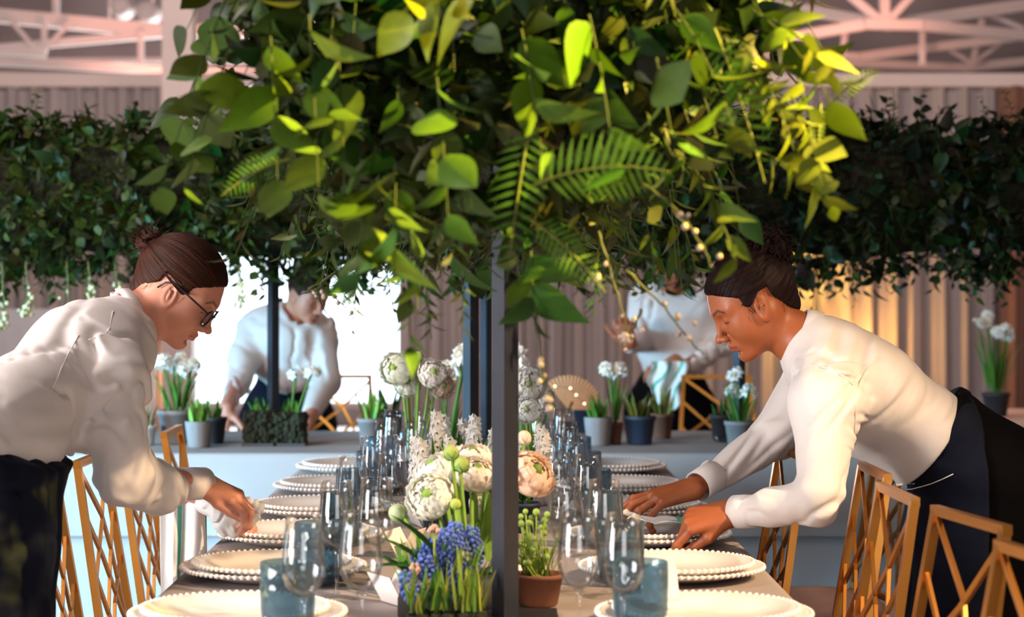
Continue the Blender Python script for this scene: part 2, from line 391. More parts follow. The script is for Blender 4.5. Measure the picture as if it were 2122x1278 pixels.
# drapes: pleated panels, each hanging on its own
def drape(x0, x1, Y, z0, z1, pl, amp, seed, m, label, group):
    r = np.random.default_rng(seed); nx = int((x1 - x0) / 0.012); x = np.linspace(x0, x1, nx)
    ph = np.cumsum(np.interp(x, np.linspace(x0, x1, 24), r.uniform(0.6, 1.5, 24))) * (x[1] - x[0]) * 2 * np.pi / pl
    am = amp * np.interp(x, np.linspace(x0, x1, 20), r.uniform(0.5, 1.3, 20))
    off = np.sin(ph) + 0.35 * np.sin(2.3 * ph + 1) ; nz = 9; V = []
    for k in range(nz):
        t = k / (nz - 1); z = z1 + (z0 - z1) * t; a = 0.75 + 0.5 * t
        V.append(np.stack([x + 0.01 * np.sin(ph * 0.3 + t * 2), Y + off * am * a, np.full(nx, z)], 1))
    A = np.concatenate(V); i = np.arange(nz - 1)[:, None]; j = np.arange(nx - 1)[None]; a = i * nx + j
    Fq = np.stack([a, a + 1, a + 1 + nx, a + nx], -1).reshape(-1, 4)
    B = A + np.array([0, 0.004, 0]); n = len(A)
    mb = MB().add(A, Fq).add(B, Fq[:, ::-1])
    o = mb.build('drape', m); tag(o, label, 'curtain', group); return o
names = ['first', 'second']
xs = [(-4.55, -3.3), (-3.3, -2.14)]
drape(-4.55, -3.32, 14.0, 0.02, 2.66, 0.16, 0.05, 1, 'drape', 'pleated pale drape at the far left, behind the hair end of the left woman\'s back', 'pleated pale drapes')
drape(-3.3, -2.14, 14.0, 0.02, 2.66, 0.15, 0.05, 2, 'drape', 'pleated pale drape left of the bright window', 'pleated pale drapes')
drape(-0.68, 0.34, 14.0, 0.02, 2.66, 0.15, 0.06, 3, 'drape', 'pleated drape between the bright window and the tall black poles', 'pleated pale drapes')
drape(0.36, 1.60, 14.0, 0.02, 2.66, 0.15, 0.055, 4, 'drape', 'pleated peach-lit drape behind the far waiter at right of centre', 'pleated pale drapes')
drape(1.62, 2.62, 14.0, 0.02, 2.66, 0.15, 0.05, 5, 'drape', 'pleated drape lit orange by an uplighter, behind the right woman\'s neck', 'pleated pale drapes')
drape(2.64, 3.44, 14.0, 0.02, 2.66, 0.17, 0.045, 6, 'drape', 'pleated grey drape above the right woman\'s back', 'pleated pale drapes')
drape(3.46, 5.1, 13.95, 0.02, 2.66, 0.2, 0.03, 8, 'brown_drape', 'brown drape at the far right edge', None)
# glowing discs put in for warm-lit patches of the roof
for k, (px, py, s) in enumerate([(258, 18, .10), (312, 30, .10), (222, 58, .05)]):
    c = W(px, py, 17.5)
    r = thing('stage_lamp', ['round orange stage lamp high in the roof, leftmost of the large two', 'round orange stage lamp high in the roof, nearest the white column',
              'small dim orange stage lamp, lowest of the three in the roof'][k], 'lamp', c, 0, 'stage lamps in the roof')
    local(MB().lathe([(0, .25), (s * .8, .25), (s, .1), (s, 0), (s * .9, 0)], n=20).build('housing', 'white_steel'), r).rotation_euler = (math.pi / 2 * 1, 0, 0)
    local(MB().lathe([(s * .88, .004), (0, .01)], n=20).build('lens', 'lamp_lens'), r).rotation_euler = (math.pi / 2, 0, 0)
    local(MB().tube([(0, .1, 0), (0, .1, ZC - c[2])], .012, 6).build('hanger', 'white_steel'), r)

# ------------------------------------------------------------------ tables and cloths
def table(name, x0, x1, y0, y1, label):
    r = thing(name, label, 'table', ((x0 + x1) / 2, (y0 + y1) / 2, 0))
    MB().box(((x0 + x1) / 2, (y0 + y1) / 2, 0.735), (x1 - x0, y1 - y0, 0.022)).build('tabletop', 'pot_grey', r, smooth=False)
    for sx in (x0 + .28, x1 - .28):
        for sy in (y0 + .1, y1 - .1):
            MB().tube([(sx, sy, 0.005), (sx, sy, .723)], .018, 8).build('leg', 'black_steel', r)
    return r
def cloth_over(x0, x1, y0, y1, ztop, drop, m, amp, seed, name='tablecloth', rad=0.02):
    """cloth lying on a rectangle and hanging down on all sides"""
    per = []; st = 0.02
    def run(a, b):
        n = max(2, int(np.linalg.norm(np.subtract(b, a)) / st)); return [tuple(np.array(a) + (np.array(b) - a) * t / n) for t in range(n)]
    per = run((x0, y0), (x1, y0)) + run((x1, y0), (x1, y1)) + run((x1, y1), (x0, y1)) + run((x0, y1), (x0, y0))
    per = np.array(per); n = len(per); c = np.array([(x0 + x1) / 2, (y0 + y1) / 2])
    nx = np.where(np.isclose(per[:, 0], x0), -1, np.where(np.isclose(per[:, 0], x1), 1, 0.0)); ny = np.where(np.isclose(per[:, 1], y0), -1, np.where(np.isclose(per[:, 1], y1), 1, 0.0))
    N = np.stack([nx, ny], 1); N /= np.linalg.norm(N, axis=1)[:, None]
    s = np.arange(n) * st; r = np.random.default_rng(seed)
    wv = sum(np.sin(2 * np.pi * s / L + r.uniform(0, 6)) * a for L, a in ((0.31, 1), (0.47, .8), (0.19, .4)))
    lev = [(0.0, -rad), (0.0, -0.0), (0.004, -0.004)]
    V = []; rows = [(-rad - .06, 0.0, 0.0), (-rad - .03, 0.0, 0.0), (-rad, 0.0, 0.0), (-rad * .3, -rad * .1, 0.0), (0.0, -rad * .6, 0), (0.003, -rad * 1.5, .05)]
    rows += [(0.003 + 0.02 * t, -rad * 1.5 - (drop - rad * 1.5) * t, t) for t in np.linspace(0.1, 1, 9)]
    for (o_, dz, k) in rows:
        xy = per + N * (o_ + amp * k * (wv[:, None] + 0.6))
        if o_ < -rad: xy = np.clip(xy, [x0 - o_, y0 - o_], [x1 + o_, y1 + o_])
        if o_ < -rad: xy = c + (per - c) * np.array([1 + 2 * o_ / (x1 - x0), 1 + 2 * o_ / (y1 - y0)])
        V.append(np.column_stack([xy, np.full(n, ztop + dz)]))
    V = np.concatenate(V); m_ = len(rows); i = np.arange(m_ - 1)[:, None]; j = np.arange(n)[None]; a = i * n + j; b = i * n + (j + 1) % n
    mb = MB().add(V, np.stack([a, a + n, b + n, b], -1).reshape(-1, 4)[:, ::-1])
    k = 0; xs_ = [x0 + rad, x1 - rad]; ys_ = [y0 + rad, y1 - rad]
    q = rad + .0602; mb.add([[x0 + q, y0 + q, ztop], [x1 - q, y0 + q, ztop], [x1 - q, y1 - q, ztop], [x0 + q, y1 - q, ztop]], [[0, 1, 2, 3]])
    return mb.build(name, m)
TX0, TX1, TY0, TY1 = -0.56, 0.49, 2.25, 5.95
table('banquet_table', TX0 + .01, TX1 - .01, TY0 + .01, TY1 - .01, 'long banquet table under the grey cloth in the middle')
tag(cloth_over(TX0, TX1, TY0, TY1, .75, .22, 'linen_grey', .006, 1), 'grey linen cloth on the long middle table set with plates and glasses', 'tablecloth')
BX0, BX1, BY0, BY1 = -2.6, 2.5, 6.2, 7.2
table('banquet_table', BX0 + .02, BX1 - .02, BY0 + .02, BY1 - .02, 'long table crossing behind the middle table, under pale cloths')
tag(cloth_over(BX0 + .004, BX1 - .004, BY0 + .004, BY1 - .004, .747, .735, 'linen_pale', .004, 3, rad=.012), 'floor-length pale under-cloth hanging below the short cloth of the crossing table', 'tablecloth')
tag(cloth_over(BX0 - .006, BX1 + .006, BY0 - .006, BY1 + .006, .753, .25, 'linen_pale', .003, 2, rad=.014), 'short pale cloth over the crossing table that carries the flower pots', 'tablecloth')
table('banquet_table', 1.9, 3.6, 7.8, 8.6, 'far table at the right behind the dark-skirted woman, with glasses on it')
tag(cloth_over(1.885, 3.615, 7.785, 8.615, .75, .5, 'cushion', .006, 5), 'orange-lit cloth on the far table at the right edge', 'tablecloth')  # peach cushion material puts the orange light into the cloth colour

# ------------------------------------------------------------------ chairs
def make_chair():
    r = thing('banquet_chair', 'x', 'chair', group='gold chairs along the middle table')
    T = 0.0145
    def bx(z):   # x of the back plane at height z
        return -0.20 - 0.07 * max(0, z - .45) / .45
    for s in (-1, 1):
        mb = MB(); P = [(-.25, .165 * s, .005), (-.20, .16 * s, .45), (bx(.915), .128 * s, .915)]
        for a, b in zip(P[:-1], P[1:]): mb.bar(a, b, T, T, up=(0, 1, 0))
        local(mb.build('leg', 'gold', smooth=False), r)
        local(MB().bar((.19, .17 * s, .005), (.17, .17 * s, .44), T, T, up=(0, 1, 0)).build('leg', 'gold', smooth=False), r)
    local(MB().bar((bx(.915), -.137, .915), (bx(.915), .137, .915), T, T).build('back_rail', 'gold', smooth=False), r)
    local(MB().bar((bx(.5), -.16, .5), (bx(.5), .16, .5), .016, .016).build('back_rail', 'gold', smooth=False), r)
    mb = MB()
    def pt(u, v):
        z = .5 + .41 * v; return (bx(z), u * (.155 - .027 * v), z)
    for L in ([(-1, 1), (.15, .74), (.45, .55), (.8, 0)], [(1, .97), (.1, .70), (-.7, .5), (-1, .42)], [(-1, .78), (-.2, .55), (.5, .25), (1, .1)], [(1, .72), (.3, .52), (-.6, .2), (-1, .1)],
              [(-.6, 0), (.1, .3), (1, .5)], [(-1, .55), (-.2, .2), (.1, 0)]):
        for a, b in zip(L[:-1], L[1:]): mb.bar(pt(*a), pt(*b), .0105, .006, up=(1, 0, 0))
    local(mb.build('back_lattice', 'gold', smooth=False), r)
    local(MB().box((-.015, 0, .445), (.39, .38, .022)).build('seat', 'gold', smooth=False), r)
    V, Fq = [], []; n = 28; th = np.arange(n) * 2 * np.pi / n
    sq = lambda t, e: np.sign(t) * np.abs(t) ** e
    prof = [(.001, 0.457), (.92, .457), (1.0, .468), (1.0, .485), (.93, .498), (.6, .504), (.001, .506)]
    for (s, z) in prof: V.append(np.stack([-.01 + .19 * s * sq(np.cos(th), .6), .185 * s * sq(np.sin(th), .6), np.full(n, z)], 1))
    V = np.concatenate(V); i = np.arange(len(prof) - 1)[:, None]; j = np.arange(n)[None]; a = i * n + j; b = i * n + (j + 1) % n
    local(MB().add(V, np.stack([a, b, b + n, a + n], -1).reshape(-1, 4)).build('cushion', 'cushion'), r)
    return r
chair0 = make_chair()
CH = [(-.54, 3.63, 0.03, 'gold lattice-back chair nearest the camera on the left, half behind the left woman\'s navy apron'),
      (-.535, 4.04, 0.0, 'gold lattice-back chair below the left woman\'s elbow'),
      (-.525, 4.44, -.02, 'gold lattice-back chair behind the hanging white cloth on the left'),
      (-.50, 4.84, .02, 'gold chair furthest back on the left, its top rail beside the grey pots'),
      (.415, 2.50, math.pi + .15, 'gold chair cut by the lower right corner of the picture'),
      (.425, 2.925, math.pi + .16, 'gold lattice-back chair standing in front of the right woman\'s dark skirt'),
      (.39, 3.34, math.pi + .02, 'gold chair just left of the right woman\'s apron'),
      (.43, 3.76, math.pi, 'gold chair whose top rail meets the hem of the right woman\'s shirt'),
      (.34, 4.18, math.pi + .05, 'gold chair behind the right woman\'s two sleeves'),
      (.74, 4.98, math.pi + .2, 'gold chair pulled out from the table, its peach seat showing at the lower right')]
for k, (x, y, a, lb) in enumerate(CH):
    if k == 0: chair0.location = (x, y, 0); chair0.rotation_euler = (0, 0, a); chair0['label'] = lb
    else: copy_tree(chair0, (x, y, 0), a, lb)
# gold chair behind the crossing table
copy_tree(chair0, (.86, 7.62, 0), -math.pi / 2 , 'gold chair behind the crossing table, right of the far waiter in black trousers', 'gold chairs beyond the crossing table')
copy_tree(chair0, (-.62, 7.65, 0), -math.pi / 2, 'gold chair behind the crossing table, right of the far waiter before the window', 'gold chairs beyond the crossing table')

# ------------------------------------------------------------------ poles
def pole(x, y, label, z0=.762, z1=1.85, s=.04):
    r = thing('garland_pole', label, 'pole', (x, y, z0), 0, 'black poles carrying the greenery')
    local(MB().box((0, 0, (z1 - z0) / 2), (s * .72, s * .72, z1 - z0), np.array([[math.cos(.7), -math.sin(.7), 0], [math.sin(.7), math.cos(.7), 0], [0, 0, 1]])).build('pole', 'black_steel', smooth=False), r)
    local(MB().box((0, 0, .004), (.16, .16, .008)).build('base_plate', 'black_steel', smooth=False), r)
    return r
pole(.0145, 3.06, 'thick black pole nearest the camera, in the centre of the picture', z0=.751)
pole(-.062, 5.1, 'black pole just left of the central one, rising behind the white ranunculus', z0=.751)
pole(-.735, 6.7, 'thin black pole rising from the moss blocks before the bright window')
pole(-.03, 6.7, 'thin black pole seen between the two thicker central poles')
pole(.805, 6.7, 'thin black pole by the grey pot under the right woman\'s chin')
# ------------------------------------------------------------------ place settings
def beaded(name, r0, h, nb, parent):
    mb = MB(); 
    prof = [(.0001, .004), (r0 * .60, .004), (r0 * .66, .007), (r0 * .80, h * .55), (r0 * .97, h), (r0, h - .001), (r0 * .97, h - .005), (r0 * .8, h * .4), (r0 * .64, .001), (r0 * .6, .0), (.0001, .0)]
    mb.lathe(prof, n=64)
    for k in range(nb):
        a = 2 * np.pi * k / nb; mb.ball((r0 * math.cos(a), r0 * math.sin(a), h - .002), .0044, 6, 4)
    o = mb.build(name, 'porcelain', parent); return local(o, parent) if parent is not None else o
ch0 = beaded('charger_plate', .160, .021, 84, None)
pl0 = beaded('dinner_plate', .138, .022, 76, None)
ROWS = [3.03, 3.54, 4.03, 4.52, 5.03, 5.58]
LNAME = ['nearest the camera at the lower left corner of the cloth', 'second from the camera on the left', 'third from the camera on the left, before the hanging white cloth',
         'fourth from the camera on the left, at the bunched white cloth', 'fifth from the camera on the left', 'furthest from the camera on the left']
RNAME = ['nearest the camera on the right, brightly lit', 'second from the camera on the right, brightly lit', 'third from the camera on the right, under the right woman\'s hands',
         'fourth from the camera on the right, behind the right woman\'s hands', 'fifth from the camera on the right', 'furthest from the camera on the right']
first = True
for side, cx_, nm in ((-1, -.386, LNAME), (1, .310, RNAME)):
    for k, y in enumerate(ROWS):
        ox = rng.uniform(-.004, .004)
        for src, dz, dx, cat, w in ((ch0, .7515, 0, 'charger plate', 'wide beaded charger'), (pl0, .7585, .004 * side, 'plate', 'smaller beaded plate')):
            o = src.copy(); COL.objects.link(o)
            o.location = (cx_ + ox + dx, y, dz + (.0 if src is ch0 else .0)); o.rotation_euler = (0, 0, rng.uniform(0, 1))
            tag(o, '%s, %s' % (w, nm[k].replace(', brightly lit', '')), cat, 'beaded plates' if src is pl0 else 'beaded chargers')
# an extra pair of stacked dinner plates under the right woman's hands
bpy.data.objects.remove(ch0); bpy.data.objects.remove(pl0)

# ------------------------------------------------------------------ glasses
def wine_glass():
    r = thing('wine_glass', 'x', 'wine glass', group='stemmed wine glasses')
    H = .190
    bowl = [(.0005, .078), (.006, .0785), (.017, .084), (.0255, .096), (.0300, .112), (.0302, .125), (.0285, .145), (.0260, .168), (.0242, H), (.0236, H), (.0254, .168), (.0279, .145), (.0295, .125), (.0293, .113), (.0247, .098), (.016, .0865), (.005, .081), (.0003, .0805)]
    local(MB().lathe(bowl, n=28).build('bowl', 'clear_glass'), r)
    rim = [(.0256, H - .0006), (.0257, H + .0004), (.0250, H + .0008), (.0247, H - .0004)]
    local(MB().lathe([(.034, .0), (.034, .0012), (.02, .003), (.006, .006), (.0032, .012), (.0028, .04), (.0032, .068), (.0062, .0785), (.0003, .080)], n=20).build('stem', 'clear_glass'), r)
    return r
def tumbler():
    r = thing('tumbler', 'x', 'tumbler', group='blue tumblers')
    p = [(.0003, .004), (.030, .004), (.035, .010), (.0395, .04), (.0405, .075), (.040, .106), (.0385, .108), (.0375, .106), (.038, .075), (.037, .04), (.033, .014), (.028, .009), (.0003, .009)]
    local(MB().lathe(p, n=28).build('cup', 'blue_glass'), r)
    return r
wg0, tb0 = wine_glass(), tumbler()
ordn = ['nearest the camera', 'second from the camera', 'third from the camera', 'fourth from the camera', 'fifth from the camera', 'furthest from the camera']
fw = ft = True
for sd, tx, wx, side in (('left', -.305, (-.262, -.192), -1), ('right', .212, (.118, .172), 1)):
    for k in range(6):
        y = 2.79 + .5 * k + (0.02 if side > 0 else 0)
        for q, x in enumerate(wx):
            inner = (q == 1) if side < 0 else (q == 0)
            lb = 'clear stemmed wine glass on the %s, %s of the %s column' % (sd, ordn[k], 'inner' if inner else 'outer')
            loc = (x + rng.uniform(-.006, .006), y + (.05 if inner else 0) + rng.uniform(-.012, .012), .7512)
            if fw: wg0.location = loc; wg0['label'] = lb; fw = False
            else: copy_tree(wg0, loc, rng.uniform(0, 6), lb)
        lb = 'blue textured tumbler on the %s, %s' % (sd, ordn[k])
        loc = (tx + rng.uniform(-.006, .006), y + .14 + rng.uniform(-.01, .01) + (-.02 if side > 0 else 0), .7512)
        if ft: tb0.location = loc; tb0['label'] = lb; ft = False
        else: copy_tree(tb0, loc, rng.uniform(0, 6), lb)
# glasses on the far right table
for k in range(5):
    loc = (2.12 + .17 * k + rng.uniform(-.03, .03), 7.98 + .1 * (k % 2), .7512)
    copy_tree(wg0, loc, 0, 'wine glass on the far right table, %s from its left end' % ['first', 'second', 'third', 'fourth', 'fifth'][k], 'glasses on the far right table')
    loc = (2.2 + .17 * k, 8.2 + .05 * (k % 2), .7512)
    copy_tree(tb0, loc, 0, 'blue tumbler on the far right table, %s from its left end' % ['first', 'second', 'third', 'fourth', 'fifth'][k], 'tumblers on the far right table')
# tent cards and a menu card
def tent(x, y, rz, lab, s=1.0):
    mb = MB()
    for d in (-1, 1):
        M = np.array(Matrix.Rotation(d * .5, 3, 'Y')); mb.box((d * .0135 * s, 0, .0245 * s), (.0012, .085 * s, .054 * s), M)
    o = mb.build('tent_card', 'card', smooth=False); o.location = (x, y, .7515); o.rotation_euler = (0, 0, rz)
    tag(o, lab, 'card', 'small folded cards'); return o
tent(-.162, 3.22, .5, 'small white folded card behind the wine glasses at the lower left')
tent(-.170, 3.82, -.3, 'small white folded card beside the green ranunculus bud')
tent(-.165, 4.30, .3, 'small white folded card, third from the camera on the left')
tent(.07, 3.35, -.4, 'small folded card beside the wine glass right of the thick pole')
def sheet(name, m, fn, nu, nv, th=.0015, parent=None, mi=None):
    """thin cloth from fn(u,v)->xyz, with thickness"""
    u = np.linspace(0, 1, nu); v = np.linspace(0, 1, nv); U, Vv = np.meshgrid(u, v, indexing='ij')
    P = fn(U, Vv); P = np.stack(P, -1); du = np.gradient(P, axis=0); dv = np.gradient(P, axis=1)
    N = np.cross(du, dv); N /= np.linalg.norm(N, axis=-1, keepdims=True) + 1e-9
    A = P.reshape(-1, 3); B = (P - N * th).reshape(-1, 3)
    i = np.arange(nu - 1)[:, None]; j = np.arange(nv - 1)[None]; a = i * nv + j
    Fq = np.stack([a, a + nv, a + nv + 1, a + 1], -1).reshape(-1, 4)
    mb = MB().add(A, Fq); 
    mb.add(B, Fq[:, ::-1])
    e = np.concatenate([np.arange(nv), np.arange(1, nu) * nv + nv - 1, (nu - 1) * nv + np.arange(nv - 2, -1, -1), np.arange(nu - 2, 0, -1) * nv])
    n = nu * nv; Fe = np.stack([e, np.roll(e, -1), np.roll(e, -1) + n, e + n], 1)
    mb.F.setdefault((4, 0), []).append(Fe)
    if mi is not None:
        s = mi(U[:-1, :-1], Vv[:-1, :-1]).ravel()
        L = mb.F.pop((4, 0)); mb.F[(4, 0)] = [L[0][~s], L[1][~s], L[2]]; mb.F[(4, 1)] = [L[0][s], L[1][s]]
    return mb.build(name, m, parent)
# folded napkins standing on the right hand plates nearest the camera
for k, (x, y, rz, lb) in enumerate([(.262, 3.06, .5, 'cream folded napkin standing on the brightly lit plate nearest the camera on the right')]):
    def fn(u, v, k=k):
        a = (u - .5) * 2
        return (a * .032, .02 * np.abs(a) + .012 * v * np.sin(6 * u) , v * (.060 - .02 * a * a))
    o = sheet('napkin', 'napkin', fn, 24, 10, .003); o.location = (x, y, .782); o.rotation_euler = (-.25, 0, rz); tag(o, lb, 'napkin')

# ------------------------------------------------------------------ flowers and pots
G_D, G_M, G_L, G_Y = (.025, .075, .015), (.06, .16, .02), (.16, .30, .05), (.34, .46, .05)
WHT, CRM, PCH = (.84, .82, .78), (.86, .80, .62), (.86, .62, .48)
def strap(mb, a, L, lean, az, w, col, bend=.35, n=7):
    """a strap leaf growing from a"""
    t = np.linspace(0, 1, n); d = np.array([math.cos(az), math.sin(az), 0]); s = np.array([-math.sin(az), math.cos(az), 0])
    ang = lean + bend * t; r = np.cumsum(np.sin(ang)) / n * L; z = np.cumsum(np.cos(ang)) / n * L
    ww = w * .5 * np.sin(np.pi * (.12 + .86 * t) ** .8) ; V = []
    for i in range(n):
        c = np.array(a) + d * r[i] + np.array([0, 0, z[i]])
        V += [c - s * ww[i] + d * .1 * ww[i], c - d * .25 * ww[i], c + s * ww[i] + d * .1 * ww[i]]
    F = []
    for i in range(n - 1):
        k = 3 * i; F += [[k, k + 3, k + 4, k + 1], [k + 1, k + 4, k + 5, k + 2]]
    mb.add(V, F, col)
def curve_pts(a, L, lean, az, bend=.2, n=8):
    t = np.linspace(0, 1, n); ang = lean + bend * t; d = np.array([math.cos(az), math.sin(az), 0])
    r = np.concatenate([[0], np.cumsum(np.sin(ang[1:]))]) / (n - 1) * L; z = np.concatenate([[0], np.cumsum(np.cos(ang[1:]))]) / (n - 1) * L
    return np.array(a) + d * r[:, None] + np.array([0, 0, 1]) * z[:, None]
def star_flower(mb, c, nrm, r, col, cup, np_=6):
    """six-petalled narcissus floret with a short cup"""
    nrm = unit(nrm); x = unit(np.cross(nrm, [.3, .5, .9])); y = np.cross(nrm, x)
    T, Fq = leaf_t(.62, 3, .1, .12)
    A = np.arange(np_) * 2 * np.pi / np_ + random.random()
    X = np.cos(A)[:, None] * x + np.sin(A)[:, None] * y + nrm * .15
    mb.inst(T, Fq, np.tile(c, (np_, 1)), X, np.tile(nrm, (np_, 1)), np.full(np_, r), col)
    if cup is not None:
        M = np.stack([x, y, nrm], 1); mb2 = MB().lathe([(.1 * r, 0), (.28 * r, .15 * r), (.34 * r, .42 * r)], n=8)
        mb.add(mb2.V[0] @ M.T + c, mb2.F[(4, 0)][0], cup)
def pot_mesh(kind, R, H):
    mb = MB()
    if kind == 'chevron':
        n = 48; m = 16; th = np.arange(n) * 2 * np.pi / n; z = np.linspace(0, 1, m)
        rr = R * (.78 + .22 * z)[:, None] * (1 + .022 * np.sign(np.sin(10 * z[:, None] * np.pi + 6 * np.abs(((th / (2 * np.pi) * 12) % 1) - .5) * np.pi)))
        V = np.stack([rr * np.cos(th), rr * np.sin(th), np.broadcast_to(z[:, None] * H, (m, n))], -1).reshape(-1, 3)
        i = np.arange(m - 1)[:, None]; j = np.arange(n)[None]; a = i * n + j; b = i * n + (j + 1) % n
        mb.add(V, np.stack([a, b, b + n, a + n], -1).reshape(-1, 4)); mb.lathe([(R, H), (R * .9, H), (R * .88, H * .8), (.0003, H * .8)], n=32); mb.lathe([(.0003, 0), (R * .78, 0)], n=32)
    else:
        mb.lathe([(.0003, 0), (R * .72, 0), (R * .76, H * .02), (R * .97, H * .86), (R * 1.03, H * .86), (R * 1.04, H), (R * .94, H), (R * .9, H * .84), (.0003, H * .84)], n=32)
    return mb
def potted(x, y, R, H, kind, pm, label, name='potted_plant', cat='potted plant', z=.7545, group=None, leaves=14, L=(.08, .12), w=.012, col=G_M,
           flowers=0, fh=(.2, .26), ftype='narcissus', lean=.3, seed=0, fr=.022):
    random.seed(seed + 11)
    r = thing(name, label, cat, (x, y, z), 0, group)
    local(pot_mesh(kind, R, H).build('pot', pm), r)
    local(MB().lathe([(.0003, H * .87), (R * .88, H * .85), (R * .9, H * .82)], n=20).build('soil', 'soil'), r)
    mb = MB()
    for k in range(leaves):
        a = random.uniform(0, 6.28); q = R * .6 * math.sqrt(random.random())
        c = np.array(col) * random.uniform(.7, 1.3)
        strap(mb, (q * math.cos(a), q * math.sin(a), H * .82), random.uniform(*L), random.uniform(0, lean), a + random.uniform(-.6, .6), w * random.uniform(.8, 1.2), c, random.uniform(.1, .5))
    local(mb.build('leaves', 'leaf'), r)
    for k in range(flowers):
        a = random.uniform(0, 6.28); q = R * .5 * random.random(); hh = random.uniform(*fh)
        P = curve_pts((q * math.cos(a), q * math.sin(a), H * .82), hh, random.uniform(0, lean * .7), a, .15)
        local(MB().tube(P, .0028, 6, col=G_M).build('flower_stem', 'leaf'), r)
        fm = MB(); tip = P[-1]
        if ftype == 'narcissus':
            for q in range(5):
                d = np.array([random.gauss(0, 1), random.gauss(-.5, 1), random.gauss(.35, .6)]); d = unit(d)
                star_flower(fm, tip + d * .02, d, fr, WHT, CRM)
        elif ftype == 'hyacinth':
            for q in range(34):
                t = q / 34; az = q * 2.4; rr = .017 * (1 - .5 * t)
                d = np.array([math.cos(az), math.sin(az), .2]); star_flower(fm, tip + np.array([d[0] * rr, d[1] * rr, -.09 * (1 - t)]), d, .013, WHT, None, 5)
        local(fm.build('flower_head', 'petal'), r)
    return r
def PB(px, py, z=.7545):   # a spot on the crossing table by the pixel of its base
    Y = (EYE - z) * F_PX / (py - CY); return ((px - CX) / F_PX * Y, Y)
# left half of the crossing table
x, y = PB(301, 922); potted(x, y, .036, .062, 'plain', 'pot_white', 'small white pot with short green sprouts, leftmost on the crossing table', leaves=16, L=(.04, .09), w=.010, seed=1, flowers=0)
x, y = PB(366, 918); potted(x, y, .060, .108, 'plain', 'pot_grey', 'large grey pot of white narcissus by the left woman\'s sleeve', 'potted_narcissus', leaves=24, L=(.10, .19), w=.013, flowers=7, fh=(.14, .21), lean=.35, seed=2)
x, y = PB(412, 926); potted(x, y, .043, .082, 'chevron', 'pot_grey', 'grey chevron-patterned pot of green bulb shoots', leaves=16, L=(.06, .10), w=.022, col=G_L, lean=.25, seed=3)
x, y = PB(441, 918); potted(x, y, .046, .085, 'plain', 'pot_dark', 'dark pot half behind the chevron pot', leaves=10, L=(.05, .1), w=.012, seed=4)
# right half
x, y = PB(770, 925); potted(x, y, .045, .09, 'plain', 'pot_grey', 'grey pot with upright green shoots left of the wine glasses', leaves=16, L=(.06, .12), w=.016, col=G_L, seed=5)
x, y = PB(808, 905); potted(x, y, .048, .085, 'plain', 'pot_dark', 'black pot just behind the left wine glasses', leaves=14, L=(.06, .12), w=.014, col=G_D, seed=6)
x, y = PB(1240, 922); potted(x, y, .046, .09, 'chevron', 'pot_grey', 'brownish patterned pot of sprouts right of the wine glasses', leaves=18, L=(.05, .10), w=.014, col=G_M, seed=7)
x, y = PB(1275, 920); potted(x, y, .024, .07, 'plain', 'terracotta', 'slim brown pot with one tall white narcissus stem', 'potted_narcissus', leaves=10, L=(.12, .2), w=.010, flowers=3, fh=(.16, .2), lean=.08, seed=8)
x, y = PB(1325, 920); potted(x, y, .052, .092, 'plain', 'pot_blue', 'navy blue pot of green shoots in front of the far waiter', leaves=18, L=(.05, .10), w=.018, col=(.16, .20, .04), seed=9)
x, y = PB(1372, 908); potted(x, y, .038, .083, 'plain', 'terracotta', 'brown pot of shoots right behind the navy pot', leaves=14, L=(.06, .12), w=.014, col=(.18, .22, .05), seed=10)
x, y = PB(1535, 930); potted(x, y, .050, .088, 'plain', 'pot_grey', 'grey pot with leafy narcissus beside the thin right pole', 'potted_narcissus', leaves=18, L=(.08, .16), w=.012, flowers=3, fh=(.1, .17), lean=.4, seed=12)
x, y = PB(1496, 912); potted(x, y, .040, .085, 'plain', 'pot_dark', 'black pot left of the thin right pole', leaves=10, L=(.04, .08), w=.012, col=G_D, seed=13)
x, y = PB(1214, 895); potted(x, y, .045, .09, 'plain', 'pot_blue', 'dark blue pot behind the pleated fan leaf', leaves=10, L=(.04, .1), w=.012, col=G_D, seed=14)
# far right table
potted(1.80 + .2, 8.1, .055, .09, 'plain', 'pot_dark', 'pot of tall pale narcissus above the right woman\'s back', 'potted_narcissus', z=.752, leaves=20, L=(.16, .27), w=.014, flowers=7, fh=(.24, .33), lean=.3, seed=15)
potted(2.25, 8.42, .05, .08, 'plain', 'pot_dark', 'pot of green shoots at the right edge of the picture', z=.752, leaves=16, L=(.12, .22), w=.012, seed=16)
